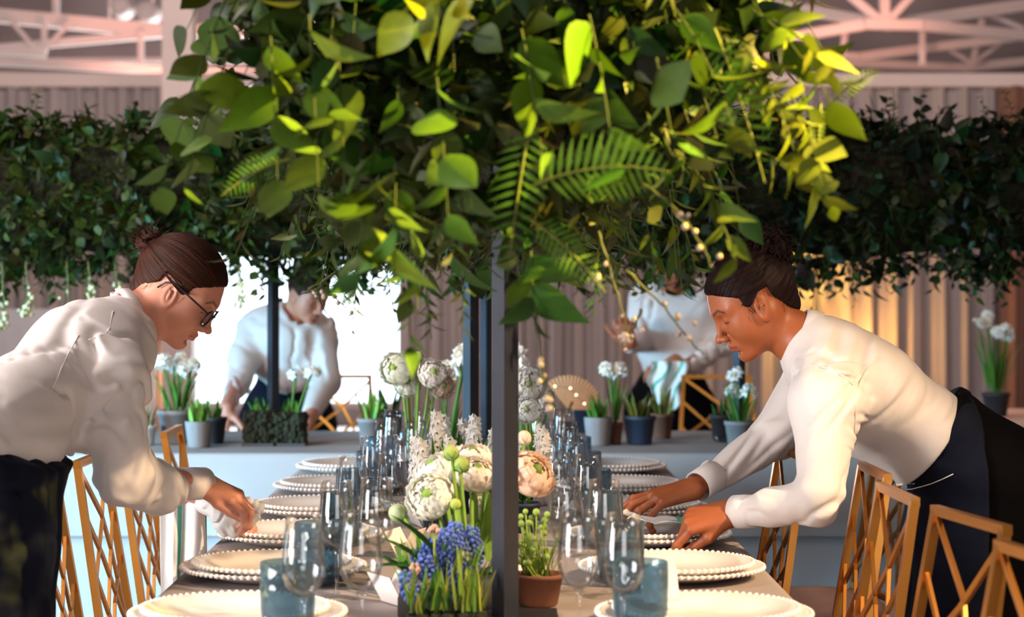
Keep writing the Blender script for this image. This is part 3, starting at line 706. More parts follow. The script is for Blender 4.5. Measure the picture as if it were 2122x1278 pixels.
# moss blocks round the thin left pole
def moss_block(px, py, w, d, h, label, fl):
    x, y = PB(px, py); r = thing('moss_planter', label, 'planter', (x, y, .7545))
    mb = MB().box((0, 0, .004), (w * 1.12, d * 1.2, .008)); local(mb.build('tray', 'slate', smooth=False), r)
    mb = MB(); rr = np.random.default_rng(int(px))
    mb.box((0, 0, h * .48 + .008), (w * .9, d * .9, h * .9))
    for k in range(260):
        p = rr.uniform(-.5, .5, 3); ax = rr.integers(3)
        p[ax] = .5 * np.sign(p[ax]); mb.ball((p[0] * w * .94, p[1] * d * .94, .012 + (p[2] + .5) * h * .92), rr.uniform(.006, .013), 6, 4)
    local(mb.build('moss', 'moss'), r)
    mb = MB(); random.seed(int(px))
    for k in range(12):
        a = random.uniform(0, 6.28); strap(mb, (random.uniform(-.3, .3) * w, random.uniform(-.3, .3) * d, h * .9), random.uniform(.04, .07), random.uniform(0, .3), a, .014, np.array(G_M) * random.uniform(.8, 1.3))
    local(mb.build('leaves', 'leaf'), r)
    for (dx, hh, ln, az) in fl:
        P = curve_pts((dx, 0, h * .8), hh, ln, az, .1); local(MB().tube(P, .004, 6, col=G_M).build('flower_stem', 'leaf'), r)
        fm = MB()
        for q in range(7):
            d_ = unit([random.gauss(0, 1), random.gauss(-.3, .8), random.gauss(.3, .5)]); star_flower(fm, P[-1] + d_ * .022, d_, .02, WHT, CRM)
        local(fm.build('flower_head', 'petal'), r)
    return r
moss_block(541, 921, .100, .10, .098, 'dark moss block left of the thin pole before the window', [])
moss_block(603, 921, .090, .10, .092, 'dark moss block right of the thin pole with two pale stems', [(.0, .155, .05, 0.3), (.012, .165, .28, 0.1)])

# fan leaf with lights in it and white upright blossoms, deep on the table
def fan(x, y, z, R, label, rz, tilt):
    r = thing('fan_leaf', label, 'dried leaf', (x, y, z)); n = 40; V = []; th = np.linspace(-1.15, 1.15, n)
    for k, q in enumerate(np.linspace(.06, 1, 6)):
        V.append(np.stack([q * R * np.sin(th), .004 * (np.arange(n) % 2) * q * 2 + .02 * q * q, q * R * np.cos(th) * (1 + .03 * (np.arange(n) % 2))], 1))
    V = np.concatenate(V); i = np.arange(5)[:, None]; j = np.arange(n - 1)[None]; a = i * n + j; Fq = np.stack([a, a + 1, a + 1 + n, a + n], -1).reshape(-1, 4)
    o = MB().add(V, Fq).add(V + [0, .003, 0], Fq[:, ::-1]).build('blade', 'fan_leaf', smooth=False); local(o, r)
    local(MB().tube([(0, 0, -.09), (0, .002, .03)], .004, 6).build('stalk', 'twig'), r)
    r.rotation_euler = (tilt, rz, 0); return r
x, y = PB(1178, 905); fan(x, y, .846, .115, 'peach pleated fan leaf behind the right wine glasses', .45, 0)
r = thing('fan_leaf_pot', 'small dark pot holding the pleated fan leaf', 'pot', (x - .0, y, .7545)); local(pot_mesh('plain', .035, .05).build('pot', 'pot_dark'), r); local(MB().lathe([(.0003, .043), (.031, .043)], n=20).build('soil', 'soil'), r)
fl = thing('fairy_light_string', 'tiny warm fairy lights strung across the pleated fan leaf', 'light string', (x, y, .85))
pts = []
for (px, py) in ((1150, 800), (1182, 804), (1194, 818), (1211, 836)):
    p = W(px, py, y - .04) - np.array([x, y, .85]); pts.append(p)
    local(MB().ball(p, .0035, 8, 5).build('bulb', 'led'), fl)
local(MB().tube(pts, .0008, 4).build('wire', 'black_steel'), fl)

# ------------------------------------------------------------------ ranunculus, muscari and other table flowers
def ranunculus(c, R, nrm, col, stem_to, label, heart=(.25, .42, .06), bud=False, seed=0, group='white ranunculus on the middle table'):
    random.seed(seed); nrm = unit(nrm); x = unit(np.cross(nrm, [.2, 1, .3])); y = np.cross(nrm, x); M = np.stack([x, y, nrm], 1)
    r = thing('ranunculus', label, 'flower', stem_to, 0, group); c = np.array(c)
    if bud:
        mb = MB().ball(c, R, 14, 10, col=heart)
        for k in range(5):
            a = k * 1.256; d = np.array([math.cos(a), math.sin(a), 0]) 
            T, Fq = leaf_t(.8, 4, .0, .0); 
            th = T[:, 0] * 2.0; V = np.stack([R * 1.06 * np.sin(th), T[:, 1] * R * 1.5, -R * 1.06 * np.cos(th)], 1)
            Rz = np.array([[d[0], -d[1], 0], [d[1], d[0], 0], [0, 0, 1]]); mb.add(V @ Rz.T @ M.T + c, Fq, np.array(col))
        mb.build('bud', 'petal', r)
    else:
        mb = MB().ball(c + nrm * R * .45, R * .24, 14, 10, col=np.array(heart) * .7)
        lay = [(.40, 5, .95), (.52, 5, .93), (.63, 6, .90), (.74, 7, .86), (.83, 7, .80), (.92, 8, .72), (1.0, 8, .62)]
        for li, (q, n, cup) in enumerate(lay):
            for k in range(n):
                a = 2 * np.pi * k / n + li * .7 + random.uniform(-.12, .12); rr = R * q * random.uniform(.94, 1.05)
                U, Vv = np.meshgrid(np.linspace(0, 1, 8), np.linspace(-1, 1, 7), indexing='ij')
                # petal patch on a sphere: from the back pole up over the side
                th = U * np.pi * cup * random.uniform(.94, 1.04); wd_ = np.sin(np.pi * np.clip(U, .06, .90) ** 1.0) ** .6 * (5.2 / n)
                ph = Vv * wd_ * .95; ruf = 1 + .045 * np.sin(5 * Vv + random.uniform(0, 6)) * U ** 3
                flare = 1 + .10 * U ** 4 * (li > 3)
                X_ = rr * np.sin(th) * np.cos(ph) * ruf * flare; Y_ = rr * np.sin(th) * np.sin(ph) * ruf * flare; Z_ = -rr * .80 * np.cos(th) * ruf + R * .10
                P = np.stack([X_, Y_, Z_], -1).reshape(-1, 3); ca, sa = math.cos(a), math.sin(a)
                P = P @ np.array([[ca, -sa, 0], [sa, ca, 0], [0, 0, 1]]).T @ M.T + c
                i = np.arange(7)[:, None]; j = np.arange(6)[None]; aa = i * 7 + j
                mixg = max(0, 1 - li / 2.6)
                cc = (np.array(col) * (1 - mixg * .55) + np.array(heart) * mixg * .55) * random.uniform(.94, 1.04)
                mb.add(P, np.stack([aa, aa + 7, aa + 8, aa + 1], -1).reshape(-1, 4), cc)
        mb.build('petals', 'petal', r)
    a0 = c - nrm * R * .8; b0 = np.array(stem_to)
    t = np.linspace(0, 1, 9)[:, None]; mid = (a0 + b0) / 2 + np.array([0, 0, .03]) + np.array([(a0 - b0)[0] * .3, 0, 0])
    P = (1 - t) ** 2 * b0 + 2 * t * (1 - t) * mid + t * t * a0
    MB().tube(P, .0032, 7, col=(.20, .34, .05)).build('stem', 'leaf', r)
    return r
# near bouquet (about 3.3 m away)
YF1 = 3.30
vz = W(975, 1262, 3.16); V0 = np.array([vz[0], 3.16, .752])
vr = thing('flower_vase', 'low dark vase holding the near ranunculus, at the bottom centre', 'vase', V0)
local(MB().lathe([(.0003, 0), (.04, 0), (.05, .02), (.045, .05), (.035, .058), (.03, .055), (.04, .03), (.0003, .01)], n=28).build('body', 'pot_dark'), vr)
def RN(px, py, Y, R, nrm, col, lb, **k):
    ranunculus(W(px, py, Y), R, nrm, col, V0 + np.array([k.pop('dx', 0), k.pop('dy', 0), .03]), lb, **k)
RN(893, 1030, 3.25, .0375, (-.35, -1, .45), (.86, .84, .74), 'large white ranunculus facing the camera with a green heart, lowest on the left', seed=1, heart=(.40, .66, .10), dx=-.015)
RN(905, 980, 3.34, .0385, (-.5, -.3, .9), (.86, .84, .78), 'white ranunculus behind and above the large green-hearted one', seed=2, heart=(.40, .66, .10), dx=-.01, dy=.02)
RN(985, 985, 3.32, .035, (.2, -.5, .8), (.86, .78, .70), 'blush ranunculus touching the left side of the thick pole', seed=3, dx=.005)
RN(978, 952, 3.40, .034, (.0, -.3, 1), (.86, .78, .70), 'blush ranunculus topmost beside the two green buds', seed=4, dy=.02)
RN(1000, 1050, 3.42, .026, (.3, -.5, .5), (.86, .80, .72), 'small white ranunculus low behind the stems', seed=5, dx=.01, dy=.03)
RN(1098, 985, 3.30, .040, (.6, -.6, .6), (.86, .64, .50), 'peach ranunculus right of the thick pole', seed=6, dx=.02)
RN(1086, 906, 3.45, .012, (0, -.2, 1), (.86, .72, .60), 'pale round bud right of the thick pole', seed=7, bud=True, heart=(.80, .62, .48), dx=.02)
RN(935, 938, 3.28, .012, (-.2, -.2, 1), (.25, .42, .10), 'green ranunculus bud above the white blooms, left one of the pair', seed=8, bud=True, heart=(.45, .55, .12), dx=0)
RN(957, 962, 3.27, .0125, (.2, -.3, 1), (.25, .42, .10), 'green ranunculus bud above the white blooms, right one of the pair', seed=9, bud=True, heart=(.45, .55, .12), dx=.004)
RN(823, 1062, 3.30, .0145, (-.8, -.2, .4), (.50, .62, .30), 'pale green closed bud hanging out to the left over the cloth', seed=10, bud=True, heart=(.62, .72, .42), dx=-.02)
RN(944, 1044, 3.22, .009, (.0, -1, .3), (.25, .42, .10), 'tiny green bud below the white blooms', seed=11, bud=True, heart=(.5, .6, .12), dx=-.005)
# second cluster further back (about 5 m)
V1 = np.array([W(858, 0, 5.0)[0], 5.0, .752]); V0b = V0; 
vr = thing('flower_vase', 'blue-grey vase of the far ranunculus cluster, behind the left wine glasses', 'vase', V1)
local(MB().lathe([(.0003, 0), (.045, 0), (.05, .05), (.045, .075), (.04, .075), (.0003, .02)], n=28).build('body', 'pot_blue'), vr)
V0 = V1
for k, (px, py, R, nrm) in enumerate([(822, 765, .040, (-.4, -1, .3)), (845, 792, .036, (0, -1, .2)), (868, 770, .034, (.2, -.6, .7)), (895, 775, .036, (.3, -1, .4)), (838, 748, .03, (-.2, -.3, 1)), (912, 800, .034, (.5, -.8, .2))]):
    RN(px, py, 4.95 + .04 * (k % 3), R, nrm, [(.80, .80, .66), (.82, .82, .70), (.84, .74, .62), (.84, .80, .74), (.74, .80, .50), (.84, .70, .56)][k],
       'blurred ranunculus of the far cluster, ' + ['leftmost with a green heart', 'lowest on the left', 'middle one behind', 'white one right of the middle', 'topmost greenish one', 'peach one lowest on the right'][k],
       seed=20 + k, heart=(.45, .65, .12), group='ranunculus of the far cluster')
RN(868, 737, 4.95, .011, (0, -.2, 1), (.4, .5, .2), 'green bud rising above the far ranunculus cluster', seed=31, bud=True, heart=(.5, .6, .2), group='ranunculus of the far cluster')
V2 = np.array([W(1108, 0, 4.7)[0], 4.72, .752]); V0 = V2
vr = thing('flower_vase', 'pale vase of white blooms right of the thick pole', 'vase', V2)
local(MB().lathe([(.0003, 0), (.03, 0), (.036, .05), (.03, .08), (.026, .08), (.0003, .02)], n=28).build('body', 'pot_white'), vr)
for k, (px, py, R, nrm, Y) in enumerate([(1092, 800, .04, (.2, -1, .3), 4.7), (1125, 830, .03, (.5, -1, .1), 4.8), (1095, 850, .03, (-.2, -1, .2), 4.6)]):
    RN(px, py, Y, R, nrm, (.84, .84, .80), 'white bloom right of the thick pole, ' + ['topmost and largest', 'right one of the lower two', 'lowest, beside the wine glasses'][k], seed=40 + k, heart=(.4, .5, .2), group='white blooms right of the thick pole')
V0 = V0b
# leaf shoots round the vases
def shoots(x, y, z, n, L, w, col, label, seed, spread=.05, lean=.35, name='leaf_clump', parent=None):
    random.seed(seed); mb = MB()
    for k in range(n):
        a = random.uniform(0, 6.28); q = spread * math.sqrt(random.random())
        strap(mb, (x + q * math.cos(a), y + q * math.sin(a), z), random.uniform(*L), random.uniform(.02, lean), a + random.uniform(-.8, .8), w * random.uniform(.7, 1.3), np.array(col) * random.uniform(.6, 1.35), random.uniform(.05, .5))
    return mb
def planter(x, y, w, d, h, label, name, cat, m='slate'):
    r = thing(name, label, cat, (x, y, .7515))
    local(MB().box((0, 0, h / 2), (w, d, h)).build('trough', m, smooth=False), r)
    mb = MB(); 
    for k in range(60): mb.ball((random.uniform(-.46, .46) * w, random.uniform(-.46, .46) * d, h), random.uniform(.004, .009), 6, 4)
    local(mb.build('moss', 'moss'), r); return r
# muscari planter
mp = planter(-.085, 3.16, .13, .12, .028, 'planter of blue muscari and green shoots under the near ranunculus', 'muscari_planter', 'planter')
random.seed(5)
def muscari(px, py, Y, h=.055, tilt=0):
    top = W(px, py, Y) - np.array([-.085, 3.16, .7515]); base = np.array([top[0] * .6, (Y - 3.16) * .6, .028])
    mb = MB(); ax = unit(top - base + np.array([tilt, 0, 0.05]))
    for q in range(52):
        t = q / 52; rr = .0105 * (math.sin(math.pi * (.15 + .8 * t)) ** .7) ; az = q * 2.4
        u = unit(np.cross(ax, [0, 1, .1])); v = np.cross(ax, u)
        p = top + ax * (-h * t) + (u * math.cos(az) + v * math.sin(az)) * (rr + .0015)
        mb.ball(p, (.0032 + .0012 * t), 6, 4, col=np.array([.10, .17, .50]) * random.uniform(.7, 1.5) + np.array([.02, .02, .04]))
    local(mb.build('muscari_spike', 'petal'), mp)
    local(MB().tube([base, base * .5 + (top - ax * h) * .5 + [0, 0, .01], top - ax * h * .9], .0022, 6, col=(.10, .24, .04)).build('muscari_stem', 'leaf'), mp)
for (px, py, Y) in [(944, 1082, 3.16), (925, 1096, 3.13), (890, 1116, 3.12), (905, 1122, 3.15), (866, 1138, 3.12), (980, 1092, 3.18), (960, 1100, 3.2), (930, 1140, 3.10), (955, 1132, 3.14), (948, 1172, 3.08), (968, 1170, 3.08), (880, 1150, 3.08), (840, 1186, 3.06), (915, 1155, 3.14), (990, 1120, 3.2), (900, 1165, 3.09)]:
    muscari(px, py, Y)
mb = shoots(0, 0, .028, 70, (.05, .11), .009, (.10, .24, .03), '', 3, .06); local(mb.build('leaves', 'leaf'), mp)
mb = shoots(0, -.03, .028, 26, (.06, .10), .007, (.28, .34, .05), '', 4, .07, .2); local(mb.build('young_shoots', 'leaf'), mp)
mb = MB(); T, Fq = leaf_t(.16, 6, .1, .25)
for k, (px, py, dx, dz) in enumerate([(880, 1165, -.09, .075), (868, 1172, -.12, .02), (900, 1140, -.05, .06), (862, 1196, -.06, .05)]):
    p = W(px, py, 3.1) - np.array([-.085, 3.16, .7515]); mb.inst(T, Fq, [p], [(dx, 0, dz)], [(0, -.4, 1)], [.085], np.array(G_D) * 1.4)
local(mb.build('outward_leaves', 'leaf'), mp)
for k, (px, py) in enumerate([(862, 1178), (962, 1152), (880, 1206), (900, 1100), (850, 1210)]):
    fm = MB(); p = W(px, py, 3.08) - np.array([-.085, 3.16, .7515])
    for q in range(12):
        d_ = unit([random.gauss(0, 1), random.gauss(0, 1), random.gauss(0, 1)]); fm.ball(p + d_ * .007, .0042, 6, 4, col=[(.7, .45, .35), (.7, .68, .25), (.65, .6, .5)][k % 3])
    fm.tube([p - [0, 0, .006], [p[0] * .8, p[1] * .8, .03]], .002, 6, col=(.35, .42, .06)); local(fm.build('small_blossom', 'petal'), mp)
np_ = planter(-.075, 3.03, .12, .05, .012, 'low block of yellow-green shoots in front of the blue muscari planter', 'bulb_planter', 'planter')
mb = MB(); random.seed(77)
for k in range(64):
    strap(mb, (random.uniform(-.055, .058), random.uniform(-.018, .018), .012), random.uniform(.035, .085) * (1.25 if k % 5 == 0 else 1), random.uniform(0, .22), random.uniform(0, 6.28), random.uniform(.006, .011), np.array([(.16, .26, .03), (.30, .32, .05), (.07, .20, .03)][k % 3]) * random.uniform(.7, 1.2), random.uniform(.05, .4))
local(mb.build('shoots', 'leaf'), np_)
# berry plant in a brown pot, right of the thick pole
bp = thing('berry_plant', 'green berried plant in a brown pot right of the thick pole', 'potted plant', (.068, 3.22, .7515))
local(pot_mesh('plain', .04, .05).build('pot', 'terracotta'), bp); local(MB().lathe([(.0003, .044), (.036, .043)], n=20).build('soil', 'soil'), bp)
mb = MB(); random.seed(8); bm2 = MB()
for k in range(30):
    px = random.uniform(1074, 1135); py = random.uniform(1058, 1170); top = W(px, py, 3.2 + random.uniform(-.03, .05)) - np.array([.068, 3.22, .7515])
    b = np.array([random.uniform(-.02, .02), random.uniform(-.02, .02), .044]); mb.tube([b, b * .4 + top * .6 + [0, 0, -.01], top], .0013, 5, col=(.26, .36, .05)); bm2.ball(top, random.uniform(.0035, .006), 8, 5, col=np.array([.30, .42, .08]) * random.uniform(.7, 1.4))
local(mb.build('stems', 'leaf'), bp); local(bm2.build('berry_cluster', 'petal'), bp)
mb = shoots(0, 0, .044, 24, (.04, .09), .006, (.20, .30, .04), '', 9, .03); local(mb.build('leaves', 'leaf'), bp)
# tall stems clump between flowers and the pole
sc = planter(.0 - .03, 3.36, .07, .07, .03, 'block of tall green narcissus leaves behind the blue muscari', 'narcissus_planter', 'planter')
mb = shoots(0, 0, .03, 30, (.14, .23), .011, (.22, .36, .05), '', 14, .035, .14); local(mb.build('leaves', 'leaf'), sc)
# hyacinths / viburnum further down the table
for k, (px, Y, seed, lb, n) in enumerate([(905, 4.25, 50, 'white hyacinths in a blue pot behind the near ranunculus', 4), (1006, 4.4, 51, 'white hyacinth seen between the two thick poles', 2), (948, 4.55, 52, 'white hyacinths left of the second pole', 4), (1085, 4.2, 53, 'leafy sprigs with white blossoms right of the thick pole', 3)]):
    potted(W(px, 0, Y)[0], Y, .035, .06, 'plain', 'pot_blue', lb, 'potted_hyacinth', z=.7515, leaves=18, L=(.08, .17), w=.012, col=G_M, flowers=n, fh=(.13, .20), ftype='hyacinth', lean=.3, seed=seed)
potted(W(925, 0, 5.55)[0], 5.5, .045, .07, 'plain', 'pot_grey', 'tall white blossoms lit from behind, left of the second pole', 'potted_narcissus', z=.7515, leaves=14, L=(.1, .18), w=.012, flowers=6, fh=(.21, .28), lean=.25, seed=60, fr=.035)
potted(W(1100, 0, 5.5)[0], 5.5, .045, .07, 'plain', 'pot_grey', 'tall white blossoms right of the thick pole', 'potted_narcissus', z=.7515, leaves=14, L=(.1, .18), w=.012, flowers=6, fh=(.2, .27), lean=.25, seed=61, fr=.035)
# ------------------------------------------------------------------ greenery: two long hanging garlands
BROAD = leaf_t(.60, 8, .25, .25); ROUND = leaf_t(.94, 8, .12, .15, base=.75); LANCE = leaf_t(.24, 3, .15, .25); OVAL = leaf_t(.42, 4, .2, .2)
def rv(n): v = rng.normal(size=(n, 3)); return v / np.linalg.norm(v, axis=1)[:, None]
def sprig(mb, o, d, L, kind, droop=.5, col=None, n=None, stem=True, sc=1.0):
    """a stem with leaves along it"""
    m = 7; t = np.linspace(0, 1, m); d = unit(d)
    P = o + d * (L * t)[:, None] + np.array([0, 0, -1.0]) * (droop * L * t ** 2)[:, None]
    T = np.gradient(P, axis=0); T /= np.linalg.norm(T, axis=1)[:, None]
    T_, F_ = {'broad': BROAD, 'round': ROUND, 'lance': LANCE, 'oval': OVAL}[kind]
    ls = {'broad': .085, 'round': .045, 'lance': .06, 'oval': .055}[kind] * sc
    if n is None: n = max(4, int(L / (ls * {'broad': .42, 'round': .42, 'lance': .2, 'oval': .35}[kind])))
    s = np.linspace(.12, 1, n); pos = np.stack([np.interp(s, t, P[:, k]) for k in range(3)], 1); tt = np.stack([np.interp(s, t, T[:, k]) for k in range(3)], 1)
    a = np.arange(n) * 2.4 + rng.uniform(0, 6); u = np.cross(tt, rng.normal(size=3)); u /= np.linalg.norm(u, axis=1)[:, None] + 1e-9; v = np.cross(tt, u)
    side = np.cos(a)[:, None] * u + np.sin(a)[:, None] * v
    X = side * .85 + tt * .6 + np.array([0, 0, -.25]) + rng.normal(size=(n, 3)) * .15
    Z = tt + rng.normal(size=(n, 3)) * .5
    base = np.array(col if col is not None else G_M); cols = base * rng.uniform(.65, 1.35, (n, 1)) + rng.uniform(-.012, .012, (n, 3)); cols = np.clip(cols, .004, 1)
    mb.inst(T_, F_, pos, X, Z, ls * rng.uniform(.7, 1.25, n) * (1 - .25 * s), cols)
    if stem: mb.tube(P, np.linspace(.0016, .0008, m), 4, col=(.035, .05, .012), caps=False)
    return P
def fern(mb, o, d, L, col, droop=.30, w=.27):
    m = 17; t = np.linspace(0, 1, m); d = unit(d); P = o + d * (L * t)[:, None] - np.array([0, 0, 1.0]) * (droop * L * t ** 2)[:, None]
    T = np.gradient(P, axis=0); T /= np.linalg.norm(T, axis=1)[:, None]; up = unit(np.array([0, -1.0, .15]) + rng.normal(size=3) * .3)
    T_, F_ = leaf_t(.15, 3, .1, .12)
    for sgn in (-1, 1):
        S = np.cross(T, up) * sgn; ln = L * w * np.sin(np.pi * (t * .82 + .16)) ** .8
        mb.inst(T_, F_, P[2:], (S + T * .45)[2:], np.tile(up, (m - 2, 1)), ln[2:], np.array(col) * rng.uniform(.8, 1.2, (m - 2, 1)))
    mb.tube(P, np.linspace(.0022, .0008, m), 4, col=(.12, .14, .03), caps=False)
def branch(mb, P, col=(.16, .15, .05), buds=8, bc=(.80, .66, .58), r=.0028, bs=.006):
    P = np.array(P, float); t = np.linspace(0, 1, len(P)); s = np.linspace(0, 1, 20)
    Q = np.stack([np.interp(s, t, P[:, k]) for k in range(3)], 1) + rng.normal(size=(20, 3)) * .0012
    mb.tube(Q, np.linspace(r, r * .5, 20), 5, col=col)
    for k in range(buds):
        i = rng.integers(6, 20); mb.ball(Q[i] + rng.normal(size=3) * .008, bs * rng.uniform(.7, 1.2), 7, 5, col=bc)

KINDS = ['broad', 'oval', 'lance', 'round']
KCOL = {'broad': (.022, .040, .0015), 'oval': (.023, .045, .002), 'lance': (.030, .042, .003), 'round': (.052, .074, .02)}
# --- main garland over the middle table: elliptical bulk, long axis in y
MC = np.array([.008, 0, 1.735]); AX, AZ = .318, .375; GY0, GY1 = 2.60, 5.85
gm = thing('hanging_garland', 'huge leafy garland above the middle table, its lit end filling the top of the picture', 'garland', (0, 4.2, 1.35), 0, None)
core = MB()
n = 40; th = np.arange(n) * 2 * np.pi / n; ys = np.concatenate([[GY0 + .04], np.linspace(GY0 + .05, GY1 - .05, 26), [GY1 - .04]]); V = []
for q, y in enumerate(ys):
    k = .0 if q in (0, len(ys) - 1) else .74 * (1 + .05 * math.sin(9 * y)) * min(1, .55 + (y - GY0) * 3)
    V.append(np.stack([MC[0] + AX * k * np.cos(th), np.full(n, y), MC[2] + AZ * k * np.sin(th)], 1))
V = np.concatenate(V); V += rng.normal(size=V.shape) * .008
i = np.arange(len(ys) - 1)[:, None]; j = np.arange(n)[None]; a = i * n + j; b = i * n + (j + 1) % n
core.add(V, np.stack([a, b, b + n, a + n], -1).reshape(-1, 4)); core.build('moss_core', 'moss', gm)  # added dark core, stands for the shaded inside and closes gaps
mass = MB(); N = 1500
for k in range(N):
    front = rng.random() < .52
    ph = rng.uniform(0, 2 * np.pi); rad = .86 + .14 * rng.random()
    if front:
        rad = math.sqrt(rng.random()) * .97; y = GY0 + .02 + .10 * rad ** 3 + rng.uniform(0, .10)
        nrm = np.array([math.cos(ph) * rad, -1.15, math.sin(ph) * rad * .7])
    else:
        y = GY0 + .12 + (GY1 - GY0 - .15) * rng.random() ** 1.6; nrm = np.array([math.cos(ph), rng.uniform(-.5, .1), math.sin(ph)])
    if not front and math.sin(ph) > .45 and y > 3.2: continue
    o = np.array([MC[0] + AX * rad * math.cos(ph), y, MC[2] + AZ * rad * math.sin(ph)])
    kd = KINDS[rng.choice(4, p=[.38, .24, .26, .12])]
    if not front and math.sin(ph) < -.3: kd = KINDS[rng.choice(4, p=[.10, .25, .55, .10])]
    if front and o[2] < 1.52: kd = KINDS[rng.choice(4, p=[.16, .22, .52, .10])]
    L = rng.uniform(.07, .16) * (1.15 if kd == 'lance' else 1)
    d = nrm + rng.normal(size=3) * .55
    if o[2] < 1.50: L *= .62
    if front: d[1] = min(d[1], -.1)
    L_ = L * (.7 if front else 1)
    sprig(mass, o, d, L_, kd, rng.uniform(.3, 1.0) * (.5 if o[2] < 1.5 else 1), KCOL[kd], sc=rng.uniform(.8, 1.15))
tag(mass.build('leaves', 'leaf', gm), kind='stuff')
# sprays the photograph shows singly
def part(name, fn, m='leaf', label=None, root=gm):
    mb = MB(); fn(mb); o = mb.build(name, m, root)
    if label: o['label'] = label
    return o
fp = lambda px, py, Y: W(px, py, Y)
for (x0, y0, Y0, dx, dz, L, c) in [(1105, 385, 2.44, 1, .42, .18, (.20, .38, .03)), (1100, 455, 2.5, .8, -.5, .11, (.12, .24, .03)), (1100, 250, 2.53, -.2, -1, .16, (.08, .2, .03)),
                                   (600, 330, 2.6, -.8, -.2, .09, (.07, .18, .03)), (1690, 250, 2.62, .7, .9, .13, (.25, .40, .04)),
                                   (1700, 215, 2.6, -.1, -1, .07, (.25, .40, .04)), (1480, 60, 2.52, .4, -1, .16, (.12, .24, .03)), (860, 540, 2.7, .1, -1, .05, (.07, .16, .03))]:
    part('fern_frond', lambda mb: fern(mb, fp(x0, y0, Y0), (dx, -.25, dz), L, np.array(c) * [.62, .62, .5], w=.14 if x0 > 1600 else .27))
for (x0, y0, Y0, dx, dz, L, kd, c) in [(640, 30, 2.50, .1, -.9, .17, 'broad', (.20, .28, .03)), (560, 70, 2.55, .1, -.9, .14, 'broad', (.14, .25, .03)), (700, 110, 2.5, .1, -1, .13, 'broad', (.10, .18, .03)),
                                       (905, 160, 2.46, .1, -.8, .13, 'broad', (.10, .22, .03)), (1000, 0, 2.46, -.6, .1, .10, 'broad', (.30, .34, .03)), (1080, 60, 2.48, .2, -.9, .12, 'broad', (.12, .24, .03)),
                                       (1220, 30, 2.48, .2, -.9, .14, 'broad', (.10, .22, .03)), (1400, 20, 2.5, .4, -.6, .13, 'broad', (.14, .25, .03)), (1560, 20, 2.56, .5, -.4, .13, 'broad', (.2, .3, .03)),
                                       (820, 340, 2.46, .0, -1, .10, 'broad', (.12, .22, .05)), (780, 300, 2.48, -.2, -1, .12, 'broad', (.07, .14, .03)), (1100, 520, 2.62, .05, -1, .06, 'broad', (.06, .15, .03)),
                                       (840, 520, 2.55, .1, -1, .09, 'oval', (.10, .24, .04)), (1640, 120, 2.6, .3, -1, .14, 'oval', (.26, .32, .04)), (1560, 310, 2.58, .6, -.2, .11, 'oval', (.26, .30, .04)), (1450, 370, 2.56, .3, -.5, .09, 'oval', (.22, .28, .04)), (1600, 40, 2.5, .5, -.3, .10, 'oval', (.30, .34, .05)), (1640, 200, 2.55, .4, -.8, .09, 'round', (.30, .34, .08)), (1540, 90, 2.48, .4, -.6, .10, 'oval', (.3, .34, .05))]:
    part('broad_leaf_spray', lambda mb: sprig(mb, fp(x0, y0, Y0), (dx, -.35, dz), L, kd, .4, np.array(c) * [.5, .52, .3], n=6 if kd == 'broad' else 9, sc=1.0))  # yellower sprays carry the spot's light in their leaf colour
for (x0, y0, Y0, dx, dz, L) in [(470, -10, 2.7, -.35, -1, .25), (430, 40, 2.75, -.1, -1, .17), (470, 120, 2.65, -.3, -.9, .16), (760, 400, 2.5, -.1, -1, .10), (1360, 120, 2.46, .2, -1, .12), (860, 470, 2.52, -.1, -.9, .07)]:
    part('eucalyptus_spray', lambda mb: sprig(mb, fp(x0, y0, Y0), (dx, -.15, dz), L, 'round', .1, (.065, .11, .015), sc=1.4), label='round-leaved eucalyptus hanging down' if x0 < 500 else None)
for P in [[(1330, 380, 2.6), (1400, 430, 2.55), (1450, 500, 2.5), (1478, 560, 2.5)], [(1300, 560, 2.7), (1370, 630, 2.7), (1420, 690, 2.68), (1458, 735, 2.68)], [(1240, 480, 2.7), (1265, 560, 2.7), (1290, 650, 2.7), (1305, 705, 2.7)],
          [(1110, 640, 2.6), (1118, 720, 2.6), (1130, 790, 2.6), (1134, 825, 2.6)], [(700, 560, 3.2), (640, 600, 3.2), (690, 610, 3.2), (720, 640, 3.2)], [(1330, 640, 2.9), (1310, 680, 2.9), (1296, 700, 2.9), (1290, 720, 2.9)]]:
    part('budded_twig', lambda mb: branch(mb, [fp(*p) for p in P], buds=7, bs=.0042, bc=(.50, .40, .34), r=.0020, col=(.07, .08, .02)), 'petal')
for (x0, y0, Y0, dx, dz, L) in [(740, 610, 3.0, -.1, -1, .10), (800, 600, 2.9, .2, -1, .06), (880, 600, 2.8, .1, -1, .10), (960, 600, 2.7, 0, -1, .08), (1350, 540, 2.8, .1, -1, .07), (1240, 560, 2.8, -.1, -1, .1), (680, 560, 3.4, -.2, -1, .09), (1420, 520, 3.0, .3, -1, .06)]:
    part('trailing_sprig', lambda mb: sprig(mb, fp(x0, y0 - 40, Y0), (dx, 0, dz), L * .6 + .02, 'lance', .1, (.03, .06, .01), sc=.5))
